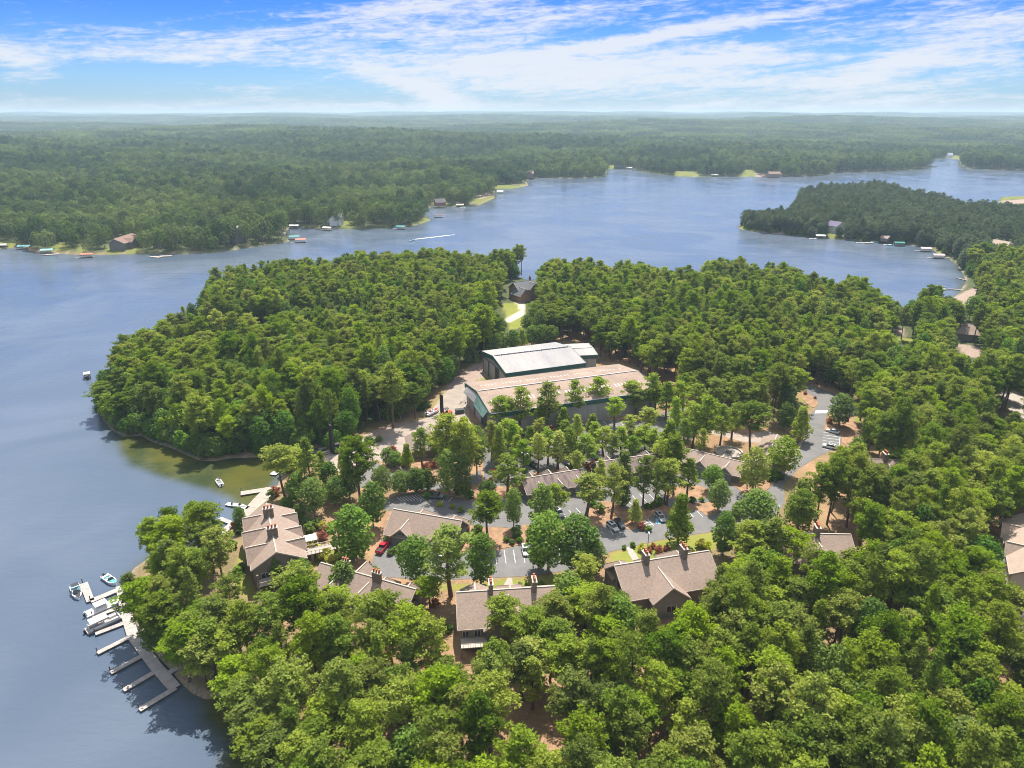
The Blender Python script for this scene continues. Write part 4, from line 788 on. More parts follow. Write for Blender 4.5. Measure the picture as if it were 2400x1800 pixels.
# ------------------------------------------------------------------ vehicles
def ring(x, hw, z0, z1, tb=.92): return [(x, -hw * tb, z0), (x, -hw, (z0 + z1) / 2), (x, -hw * .93, z1), (x, hw * .93, z1), (x, hw, (z0 + z1) / 2), (x, hw * tb, z0)]
def car(px, py, ang, color, label, kind='suv', z=GZ + .06, group='cars parked in the lots'):
    x, y = U(px, py, GZ + .7); t = empty({'suv': 'parked_suv', 'pickup': 'pickup_truck', 'jeep': 'parked_jeep', 'sedan': 'parked_car'}[kind], (x, y, z), ang, label, {'pickup': 'pickup truck'}.get(kind, 'car'), group)
    pm = paintm('car_paint_%d_%d_%d' % tuple(int(c * 99) for c in color), color, .25); b = MB()
    if kind == 'pickup':
        L, w = 5.8, 1.0
        b.loft([ring(-2.9, w * .93, .5, .98), ring(-2.8, w, .42, 1.08), ring(-.72, w, .38, 1.1), ring(-.7, w, .38, 1.12), ring(1.2, w, .38, 1.14), ring(2.5, w * .97, .4, 1.04), ring(2.88, w * .85, .5, .82)], pm)
        bed = MB(); bed.box((-1.85, 0, 1.135), (1.9, 1.62, .03), DARKM); bed.box((-2.82, 0, 1.2), (.08, 1.9, .2), pm)
        for s in (-1, 1): bed.box((-1.85, s * .92, 1.2), (1.95, .12, .2), pm)
        bed.build('truck_bed', t); c0, c1, c2, c3, ct = -.72, -.55, .65, 1.25, 1.82
    else:
        L = 4.7; sed = kind == 'sedan'; zt = .92 if sed else 1.0
        b.loft([ring(-2.35, .78, .48, zt - .18), ring(-2.2, .9, .38, zt), ring(-.9, .93, .32, zt + .02), ring(1.0, .93, .32, zt), ring(2.0, .89, .36, zt - .12), ring(2.36, .72, .45, zt - .35)], pm)
        c0, c1, c2, c3, ct = (-1.75, -1.0, .25, 1.1, 1.42) if sed else (-2.2, -1.85, .35, 1.15, 1.68)
        if kind == 'jeep': c0, c1, c2, c3, ct = -2.2, -2.12, .5, .75, 1.82
    b.build('body', t); zb = 1.08 if kind == 'pickup' else .98
    g = MB(); hb, htp = .86, .72
    g.add([(c0, -hb, zb), (c3, -hb, zb), (c3, hb, zb), (c0, hb, zb), (c1, -htp, ct), (c2, -htp, ct), (c2, htp, ct), (c1, htp, ct)], [(3, 2, 1, 0), (4, 5, 6, 7), (0, 1, 5, 4), (1, 2, 6, 5), (2, 3, 7, 6), (3, 0, 4, 7)], GLASS); g.build('windows', t)
    r = MB(); r.box(((c1 + c2) / 2, 0, ct + .02), (c2 - c1 + .12, htp * 2 + .06, .07), pm, taper=.94)
    for s in (-1, 1):
        for (xa, xb) in ((c0, c1), (c3, c2)): r.tube((xa, s * (hb + .01), zb), (xb, s * (htp + .01), ct), .05, .05, pm, 4, False)
    ro = r.build('roof', t)
    if kind == 'suv': m = MB(); m.box((-.75, 0, ct + .065), (1.3, .8, .02), GLASS); m.build('sunroof', ro)
    for sx in (-1.42 if L < 5 else -1.75, 1.42 if L < 5 else 1.8):
        for s in (-1, 1):
            m = MB(); m.tube((sx, s * .72, .34), (sx, s * .95, .34), .35, .35, BLACK, 12); wo = m.build('wheel', t); m = MB(); m.tube((sx, s * .9, .34), (sx, s * .962, .34), .2, .2, CHROME, 8); m.build('rim', wo)
    for s in (-1, 1):
        m = MB(); m.box((L / 2 - .12, s * .62, .74), (.12, .3, .14), WHITE); m.build('headlight', t)
        m = MB(); m.box((-L / 2 + .04, s * .68, .8), (.1, .2, .26), MATS['red_gelcoat']); m.build('taillight', t)
        m = MB(); m.box((c3 - .15, s * 1.0, zb + .06), (.16, .18, .14), pm); m.build('mirror', t)
    return t
def A(a, b): return ang_px(a, b, GZ)
wht = (.72, .72, .72); blk = (.02, .02, .022); slv = (.42, .43, .44)
car(897, 1283, A((886, 1296), (908, 1268)), (.55, .01, .03), 'bright red pickup truck parked by the gabled garage', 'pickup')
car(1231, 1290, A((1227, 1276), (1234, 1302)), wht, 'white SUV parked alone beside the clipped round shrubs')
car(1036, 1304, A((1026, 1318), (1044, 1292)), wht, 'white car half hidden under the tall pine in front of the gabled garage', 'sedan')
car(1022, 1163, A((1005, 1162), (1040, 1166)), (.06, .08, .08), 'dark grey pickup truck beside the hatched bay north of the gabled garage', 'pickup')
car(1436, 1234, A((1424, 1224), (1449, 1245)), (.6, .6, .6), 'silver-white SUV parked left of the black one')
car(1452, 1228, A((1441, 1218), (1463, 1240)), blk, 'black SUV parked right of the silver-white one')
car(1548, 1212, A((1538, 1200), (1556, 1222)), slv, 'silver SUV beside the blue disabled bay')
car(1952, 1010, A((1968, 1014), (1938, 1006)), wht, 'white car at the end of the bays along the right road', 'sedan')
car(1944, 1046, A((1962, 1050), (1930, 1043)), wht, 'white car nearest the trees in the bays along the right road')
car(1346, 1005, A((1336, 996), (1355, 1014)), wht, 'white jeep in front of the large tan warehouse', 'jeep')
car(1309, 1201, A((1300, 1194), (1318, 1208)), (.6, .6, .58), 'white SUV under trees between the mulch beds')
car(1232, 1020, A((1225, 1012), (1240, 1028)), blk, 'black SUV in the shade of the warehouse pines')
car(1211, 1036, A((1204, 1030), (1218, 1042)), (.05, .08, .1), 'dark blue car left of the black one near the warehouse')
car(1250, 1090, A((1238, 1084), (1262, 1096)), blk, 'black car behind the first garage row', 'sedan')
car(1232, 1070, A((1222, 1064), (1242, 1076)), wht, 'white car among pines in the upper lot')
car(1258, 1066, A((1248, 1060), (1268, 1072)), wht, 'white pickup among pines in the upper lot', 'pickup')
car(1343, 1036, A((1334, 1030), (1352, 1042)), wht, 'white SUV between pines below the jeep')
car(1392, 1050, A((1384, 1044), (1400, 1056)), (.4, .04, .05), 'dark red car between pines in the upper lot', 'sedan')
car(1390, 1068, A((1380, 1062), (1400, 1074)), (.1, .3, .4), 'blue car behind the second garage row', 'sedan')
car(1370, 1106, A((1362, 1102), (1382, 1110)), slv, 'grey car in the dark gap between the two garage rows', 'sedan')
car(1160, 1107, A((1150, 1100), (1168, 1112)), (.6, .12, .06), 'orange-red car at the left end of the upper lot', 'sedan')
# forklifts
def forklift(px, py, ang, h, label, body):
    x, y = U(px, py, GZ); t = empty('marina_forklift', (x, y, GZ + .05), ang, label, 'forklift')
    m = MB(); m.box((-1.6, 0, 1.2), (3.4, 2.2, 1.2), body, taper=.92); m.box((-3.0, 0, 1.3), (.8, 2.2, 1.5), body, taper=.85); m.build('body', t)
    m = MB(); m.box((-1.2, 0, 3.3), (1.9, 1.7, .12), BLACK)
    for sx in (-2.0, -.4):
        for s in (-.75, .75): m.tube((sx, s, 1.7), (sx, s, 3.3), .07, .07, BLACK, 5)
    m.box((-1.4, 0, 2.0), (.7, .7, .7), BLACK); m.build('cab', t)
    m = MB()
    for s in (-.8, .8): m.box((.6, s, h / 2), (.55, .34, h), BLACK); m.box((1.0, s * .8, h / 2 + .3), (.3, .24, h), BLACK)
    for z in (.8, h * .35, h * .68, h): m.box((.7, 0, z), (.4, 1.9, .35), BLACK)
    m.build('mast', t)
    for s in (-.7, .7): m = MB(); m.box((3.0, s, .7), (4.2, .3, .14), BLACK); m.build('fork', t)
    for sx, r in ((-.2, .75), (-2.6, .6)):
        for s in (-1.15, 1.15): m = MB(); m.tube((sx, s - .22, r), (sx, s + .22, r), r, r, BLACK, 12); m.build('wheel', t)
    return t
org = paintm('orange_paint', (.65, .12, .04))
forklift(1040, 977, A((1046, 976), (1026, 980)), 9.5, 'orange marina forklift with tall black mast in the concrete yard', org)
forklift(784, 1062, A((790, 1060), (770, 1066)), 11.0, 'black marina forklift with tall mast at the launch ramp', paintm('dark_grey_paint', (.05, .055, .06)))
x, y = U(1077, 968); t = empty('trash_container', (x, y, GZ + .05), .3, 'dark round container on the yard beside the warehouse door', 'container'); m = MB(); m.box((0, 0, .8), (3.2, 2.0, 1.5), paintm('dark_green_paint', (.04, .07, .06), .6), taper=1.08); m.build('bin', t); m = MB(); m.box((0, 0, 1.62), (3.3, 2.1, .12), BLACK); m.build('lid', t)
x, y = U(1087, 944); t = empty('boat_rack', (x, y, GZ + .05), 1.2, 'thin steel boat trailer frame beside the tan warehouse', 'boat trailer'); m = MB()
for s in (-.9, .9): m.box((0, s, .6), (6, .12, .12), CHROME)
for xx in (-2.5, 0, 2.5): m.box((xx, 0, .6), (.12, 1.8, .12), CHROME)
m.build('frame', t); m = MB()
for s in (-1.05, 1.05): m.tube((-.5, s - .1, .33), (-.5, s + .1, .33), .33, .33, BLACK, 10)
m.build('wheels', t)
# light poles
def pole(px, py, ytop, label):
    x, y = U(px, py); h = height_for(x, y, ytop); t = empty('light_pole', (x, y, GZ), 0, label, 'light pole'); m = MB(); m.tube((0, 0, 0), (0, 0, h), .11, .07, BLACK, 7); m.build('pole', t)
    m = MB(); m.box((0, -.3, h + .05), (.4, 1.0, .2), CHROME); m.build('lamp_head', t)
pole(1518, 1283, 1248, 'tall black light pole at the lawn above the large lodge'); pole(1249, 1369, 1328, 'black light pole at the roadside above the two-chimney lodge'); pole(1821, 1213, 1185, 'black light pole at the right side of the road fork')
# people in the fishing boat
def person(loc, rz, shirt, label, sit=False):
    """one continuous skinned body"""
    k = .62 if sit else 1.0
    P = [(0, 0, .95), (0, 0, 1.2), (0, 0, 1.45), (0, 0, 1.56), (0, 0, 1.72), (.2, 0, 1.42), (.27, .08, 1.15), (.2, .28, 1.05), (-.2, 0, 1.42), (-.27, .08, 1.15), (-.2, .28, 1.05), (.1, 0, .9), (.12, .03, .5), (.12, 0, .06), (.12, .16, .03), (-.1, 0, .9), (-.13, .05, .5), (-.13, 0, .06), (-.13, .16, .03)]
    E_ = [(0, 1), (1, 2), (2, 3), (3, 4), (2, 5), (5, 6), (6, 7), (2, 8), (8, 9), (9, 10), (0, 11), (11, 12), (12, 13), (13, 14), (0, 15), (15, 16), (16, 17), (17, 18)]
    Rr = [.15, .15, .17, .06, .11, .07, .05, .04, .07, .05, .04, .1, .07, .05, .045, .1, .07, .05, .045]
    me = bpy.data.meshes.new('person'); me.from_pydata(P, E_, []); o = bpy.data.objects.new('person', me); COL.objects.link(o)
    md = o.modifiers.new('skin', 'SKIN'); sv = me.skin_vertices[0].data
    for i, r in enumerate(Rr): sv[i].radius = (r, r)
    sv[0].use_root = True; s2 = o.modifiers.new('sub', 'SUBSURF'); s2.levels = 1; s2.render_levels = 1
    me.materials.append(shirt); o.location = loc; o.rotation_euler = (0, 0, rz); return tag(o, label, 'person')
skin_ = mat('skin', (.55, .33, .24), .6, .05, 2)
for dx, lab, mm, ln in ((-.9, 'person in a white shirt standing at the stern of the fishing boat', WHITE, .5), (.9, 'person in a pinkish shirt standing at the bow of the fishing boat', paintm('pink_cloth', (.6, .35, .35), .9), .2)):
    o = person((fb_.location.x + dx * math.cos(fb_.rotation_euler.z), fb_.location.y + dx * math.sin(fb_.rotation_euler.z), .5), ln, mm, lab)
    m = MB(); m.tube((0, 0, 1.62), (0, 0, 1.78), .125, .13, skin_, 8); m.tube((0, 0, 1.78), (0, 0, 1.86), .135, .09, paintm('brown_hair', (.08, .05, .03), .9), 8); m.build('hair', o)
# ------------------------------------------------------------------ trees: prototypes
def np_mesh(name, V, Fs, mats, mi):
    me = bpy.data.meshes.new(name); n = Fs.shape[1]; me.vertices.add(len(V)); me.vertices.foreach_set('co', np.asarray(V, np.float32).ravel())
    me.loops.add(Fs.size); me.loops.foreach_set('vertex_index', Fs.ravel().astype(np.int32)); me.polygons.add(len(Fs)); me.polygons.foreach_set('loop_start', np.arange(0, Fs.size, n, dtype=np.int32))
    try: me.polygons.foreach_set('loop_total', np.full(len(Fs), n, np.int32))
    except Exception: pass
    for m in mats: me.materials.append(m)
    me.polygons.foreach_set('material_index', np.asarray(mi, np.int32)); me.update(calc_edges=True); return me
def unit(v): return v / (np.linalg.norm(v, axis=-1, keepdims=True) + 1e-9)
def sticks(segs, sides=5):
    """segs: list of (a, b, ra, rb) -> quads as arrays"""
    V = []; Fq = []
    for a, b, ra, rb in segs:
        a = np.array(a, float); b = np.array(b, float); d = unit(b - a); p = unit(np.cross(d, [0.31, 0.77, .55])); q = np.cross(d, p); o = len(V)
        for c, r in ((a, ra), (b, rb)):
            for i in range(sides): t = 2 * math.pi * i / sides; V.append(c + r * (math.cos(t) * p + math.sin(t) * q))
        for i in range(sides): Fq.append((o + i, o + (i + 1) % sides, o + sides + (i + 1) % sides, o + sides + i))
    return np.array(V), np.array(Fq)
def tufts(C, rad, n, rg, up=.35, wid=.22):
    """bunches of needle blades radiating from each centre: returns triangle soup as degenerate-free tris"""
    m = len(C); D = unit(rg.normal(size=(m, n, 3)) + np.array([0, 0, up * 1.6])); L = rad * rg.uniform(.7, 1.15, (m, n, 1)); S = unit(np.cross(D, rg.normal(size=(m, n, 3))))
    base = C[:, None, :] + D * L * .12; tip = C[:, None, :] + D * L; w_ = rad * wid
    mid = base * .45 + tip * .55
    V = np.stack([base, mid + S * w_, tip, mid - S * w_], 2).reshape(-1, 3); Fq = np.arange(len(V)).reshape(-1, 4); return V, Fq
def leaves(C, N, size, rg, flat=.5):
    """one quad per centre, facing roughly N"""
    D = unit(N + rg.normal(size=N.shape) * flat); S = unit(np.cross(D, rg.normal(size=N.shape))); T = np.cross(D, S); s = size * rg.uniform(.6, 1.25, (len(C), 1)) / 2
    V = np.stack([C - S * s, C + T * s * .8, C + S * s, C - T * s * .8], 1).reshape(-1, 3); return V, np.arange(len(V)).reshape(-1, 4)
def pine(seed, Ht=20.0, Rc=3.6, base=.5, nbr=46, tn=9, shape='round'):
    rg = np.random.default_rng(seed); bend = rg.normal(size=2) * .35
    def ax(h): t = h / Ht; return np.array([bend[0] * math.sin(t * 3), bend[1] * math.sin(t * 2.4 + .3) - bend[1] * .29, h])
    segs = [(ax(Ht * i / 7 * .97), ax(Ht * (i + 1) / 7 * .97), .30 * (1 - i / 7.6), .30 * (1 - (i + 1) / 7.6)) for i in range(7)]; C = []
    for i in range(nbr):
        t = (i + rg.uniform(0, 1)) / nbr; h = Ht * (base + (1 - base) * t * .97)
        if shape == 'round': r = Rc * (math.sin(math.pi * (.16 + .80 * t)) ** .75) * rg.uniform(.48, 1.24)
        else: r = Rc * (1.02 - t) ** .7 * (.75 + .25 * min(1, t * 6)) * rg.uniform(.62, 1.15)
        if t < .2 and rg.random() < .35: r *= .55
        a = i * 2.4 + rg.uniform(-.5, .5); tilt = R(8 + 28 * t) + rg.normal() * .12; d = np.array([math.cos(a) * math.cos(tilt), math.sin(a) * math.cos(tilt), math.sin(tilt)])
        p0 = ax(h); e = p0 + d * r; segs.append((p0, e, .07, .02))
        side = unit(np.cross(d, [0, 0, 1.])); nn = max(2, int(r * 1.55))
        for k in range(nn):
            q = .38 + .62 * (k + rg.uniform(0, 1)) / nn; C.append(p0 + d * r * q + side * rg.normal() * r * .2 * q + np.array([0, 0, rg.normal() * .18 + .15]))
    for k in range(6): C.append(ax(Ht * rg.uniform(.93, 1.0)) + rg.normal(size=3) * .25)
    C = np.array(C); m_ = len(C); pr_ = rg.uniform(.42, .86, (m_, 1, 1)); D_ = unit(rg.normal(size=(m_, tn, 3)) + np.array([0, 0, .75])); Q_ = C[:, None, :] + D_ * pr_ * rg.uniform(.7, 1.12, (m_, tn, 1)) * np.array([1, 1, .8])
    V, Fq = leaves(Q_.reshape(-1, 3), D_.reshape(-1, 3), .44, rg, .6)
    v2, f2 = tufts(C, .95, 7, rg, .3, .09); Fq = np.concatenate([Fq, f2 + len(V)]); V = np.concatenate([V, v2]); keep = segs[7:]; tv, tf = sticks(segs[:7], 6); bv, bf = sticks(keep, 3)
    return (tv, tf), (bv, bf), (V, Fq)
def broad(seed, Ht=14.0, Rc=4.2, low=.14, nl=26, leafn=2600, size=.62, conical=False):
    rg = np.random.default_rng(seed); segs = [((0, 0, 0), (rg.normal() * .1, rg.normal() * .1, Ht * .35), .28, .2), ((0, 0, Ht * .33), (rg.normal() * .2, rg.normal() * .2, Ht * .85), .2, .05)]; lobes = []
    for i in range(nl):
        t = (i + .5) / nl; z = Ht * (low + (1 - low) * (t * .92 + .06)); pr = (math.sin(math.pi * (.14 + .78 * t)) ** .7) if not conical else (1.05 - t) ** .75 * min(1, .5 + t * 4)
        a = i * 2.399 + rg.uniform(-.4, .4); rr = Rc * pr; lr = Rc * rg.uniform(.30, .44) * (.6 + .5 * pr); q = max(0, rr - lr) * rg.uniform(.75, 1.1)
        c = np.array([math.cos(a) * q, math.sin(a) * q, z + rg.normal() * .2]); lobes.append((c, lr)); segs.append(((0, 0, max(.2 * Ht, z - q * .7)), tuple(c * .9 + np.array([0, 0, z * .1])), .07, .03))
    C = []; N = []
    wsum = sum(l[1] ** 2 for l in lobes)
    for c, lr in lobes:
        n = int(leafn * lr * lr / wsum); d = unit(rg.normal(size=(n, 3)) + np.array([0, 0, .25])); rad = lr * rg.uniform(.72, 1.08, (n, 1)) * np.array([1, 1, .85]); C.append(c + d * rad); N.append(d * .8 + np.array([0, 0, .4]))
    C = np.concatenate(C); N = np.concatenate(N); V, Fq = leaves(C, unit(N), size, rg, .55); tv, tf = sticks(segs[:2], 6); bv, bf = sticks(segs[2:], 3)
    return (tv, tf), (bv, bf), (V, Fq)
def join(parts):
    V = []; Fq = []; mi = []; o = 0
    for k, (v, f) in parts: V.append(v); Fq.append(f + o); mi.append(np.full(len(f), k)); o += len(v)
    return np.concatenate(V), np.concatenate(Fq), np.concatenate(mi)
class Proto:
    def __init__(s, kind, data, leafm, bark, Ht, Rc):
        s.kind = kind; s.Ht = Ht; s.Rc = Rc; tr, br, lf = data
        V, Fq, mi = join([(0, lf), (1, br)]); s.crown = np_mesh(kind + '_crown', V, Fq, [leafm, bark], mi); s.trunk = np_mesh(kind + '_trunk', tr[0], tr[1], [bark], np.zeros(len(tr[1])))
        V, Fq, mi = join([(0, lf), (1, br), (1, tr)]); me = np_mesh(kind + '_whole', V, Fq, [leafm, bark], mi); s.whole = bpy.data.objects.new(kind + '_form', me)
PINES = [Proto('pine', pine(10 + i, 20, [3.6, 4.0, 3.4, 4.2, 3.7, 3.9, 3.5][i], [.44, .40, .50, .44, .36, .52, .42][i], [58, 64, 54, 68, 70, 52, 62][i], 21), PINE, BARK, 20, 3.7) for i in range(7)] + [Proto('pine', pine(90 + i, 20, [3.5, 3.0][i], [.56, .34][i], [30, 40][i], 17, ['round', 'cone'][i]), PINE, BARK, 20, 3.6) for i in range(2)]
LOTPM = leaf_mat('young_pine_needles', (.075, .125, .022), (.20, .25, .032), .5)
LOTP = [Proto('lotpine', pine(30 + i, 15, [2.9, 3.2, 2.7, 3.0][i], [.34, .30, .38, .27][i], [34, 38, 32, 40][i], 19, 'cone' if i == 3 else 'round'), LOTPM, BARK, 15, 3.0) for i in range(4)]
BROADS = [Proto('broad', broad(50 + i, 14, [4.0, 4.5, 3.7, 4.3][i], [.14, .2, .12, .18][i], [26, 30, 24, 28][i]), BROAD, GBARK, 14, 4.2) for i in range(4)]
BRIGHTS = [Proto('bright', broad(70 + i, 12, [3.6, 4.0, 3.4][i], [.12, .16, .14][i], 24, 2400, .55, i != 1), BRIGHT, GBARK, 12, 3.7) for i in range(3)]
ALLP = dict(p=PINES, l=LOTP, b=BROADS, y=BRIGHTS)
# ------------------------------------------------------------------ where single trees stand
LAND = [('lakeside lodge', 630, 1240), ('curving slip dock', 330, 1500), ('gabled garage', 990, 1240), ('terraced lodge', 860, 1370), ('pine-edge lodge', 1170, 1420), ('shaded-gable lodge', 1550, 1350), ('road fork', 1750, 1200),
        ('fork-side lodge', 1900, 1270), ('half-hidden lodge', 2110, 1085), ('right road bays', 1950, 1030), ('fire pit', 1708, 1061), ('first garage row', 1290, 1120), ('second garage row', 1470, 1085), ('clean garage row', 1680, 1080), ('tan warehouse', 1300, 950), ('white-roofed warehouse', 1240, 850),
        ('concrete yard', 1010, 1000), ('launch ramp', 770, 1060), ('green cove', 600, 1110), ('left wood tip', 260, 930), ('white footbridge', 1080, 1690), ('bottom left shore', 600, 1740), ('bottom right corner', 2350, 1760), ('dead grey tree', 1355, 1600), ('right-edge townhouse', 2370, 1260), ('brick house', 1220, 690),
        ('cove mouth', 520, 1040), ('bottom edge centre', 1500, 1780), ('right foreground clearing', 1990, 1480), ('right edge driveway', 2360, 940), ('slip-side point', 400, 1350), ('black SUV pair', 1445, 1240), ('white SUV bays', 1230, 1290), ('red pickup', 900, 1290), ('grey pickup', 1022, 1163), ('slip-side bank', 500, 1600), ('lone bare-trunked pine', 921, 1003), ('moored dark pontoon', 205, 883), ('hollow in the left wood', 640, 800), ('dirt track', 1090, 880), ('round yard bushes', 875, 1040), ('right dead tree', 2360, 1590), ('warehouse corner pine', 1135, 838), ('fishing boat', 514, 1131), ('forklift ramp dock', 760, 1050), ('swim dock', 226, 898), ('lawn light pole', 1518, 1283), ('roadside light pole', 1249, 1369), ('yard forklift', 1040, 977), ('right cove dock', 2240, 678)]
LXY = [(n, *U(a, b)) for n, a, b in LAND]
def where(x, y, rank=0):
    n, lx, ly = sorted(LXY, key=lambda q: (q[1] - x) ** 2 + (q[2] - y) ** 2)[rank]; dx, dy = x - lx, y - ly
    if abs(dx) < 4 and abs(dy) < 4: return 'close beside the ' + n
    far = 'just ' if math.hypot(dx, dy) < 13 else ('' if math.hypot(dx, dy) < 26 else 'well ')
    a = (math.degrees(math.atan2(dy, dx)) + 360) % 360
    w_ = ['right of', 'behind and right of', 'behind', 'behind and left of', 'left of', 'in front and left of', 'in front of', 'in front and right of'][int((a + 22.5) // 45) % 8]
    return far + w_ + ' the ' + n
KN = {'p': ('pine_tree', 'pine tree', 'pine'), 'l': ('pine_tree', 'pine tree', 'slender pine'), 'b': ('broadleaf_tree', 'tree', 'round leafy tree'), 'y': ('broadleaf_tree', 'tree', 'yellow-green leafy tree')}
USED = set()
def put_tree(kind, x, y, z, ht, cw, rz=None, proto=None, group=None, hand=False):
    """one tree = Empty with crown and trunk; later ones are copies sharing the mesh data"""
    pl = ALLP[kind]; k = random.randrange(len(pl)) if proto is None else proto; pr = pl[k]; nm, cat, word = KN[kind]
    size = {True: 'tall ', False: ''}[ht > (21 if kind == 'p' else 17)] or ('small ' if ht < (15 if kind == 'p' else 9) else 'medium ')
    wide = 'broad ' if cw / ht > .46 else ('slim ' if cw / ht < .30 and kind != 'l' else '')
    lab = None
    for rank in range(12):
        lab = size + wide + word + ' ' + where(x, y, rank)
        if lab not in USED and len(lab.split()) <= 16: break
    if lab in USED:
        nb = sorted(LXY, key=lambda q: (q[1] - x) ** 2 + (q[2] - y) ** 2)[:6]; best = where(x, y, 0)
        for ia in range(6):
            for ib in range(ia + 1, 6):
                l2 = size + wide + word + ' between the ' + nb[ia][0] + ' and the ' + nb[ib][0]
                va = (nb[ia][1] - x, nb[ia][2] - y); vb = (nb[ib][1] - x, nb[ib][2] - y)
                if lab in USED and l2 not in USED and len(l2.split()) <= 16 and va[0] * vb[0] + va[1] * vb[1] < 0: lab = l2
        if lab in USED: lab = size + wide + word + ' ' + best
    if len(lab.split()) > 16: lab = size + word + lab[len(size + wide + word):]
    if len(lab.split()) > 16: lab = word + lab[len(size + word):]
    USED.add(lab)
    o = empty(nm, (x, y, z), random.uniform(0, 6.28) if rz is None else rz, lab, cat, group or {'p': 'pines of the near woods', 'l': 'slender pines among the lots', 'b': 'leafy trees of the near woods and lots', 'y': 'leafy trees of the near woods and lots'}[kind])
    o.rotation_euler.x = random.gauss(0, .02); o.rotation_euler.y = random.gauss(0, .02)
    sz = ht / pr.Ht; sr = cw / 2 / pr.Rc; o.scale = (sr, sr, sz)
    c = bpy.data.objects.new('crown', pr.crown); COL.objects.link(c); c.parent = o
    t = bpy.data.objects.new('trunk', pr.trunk); COL.objects.link(t); t.parent = o
    return o
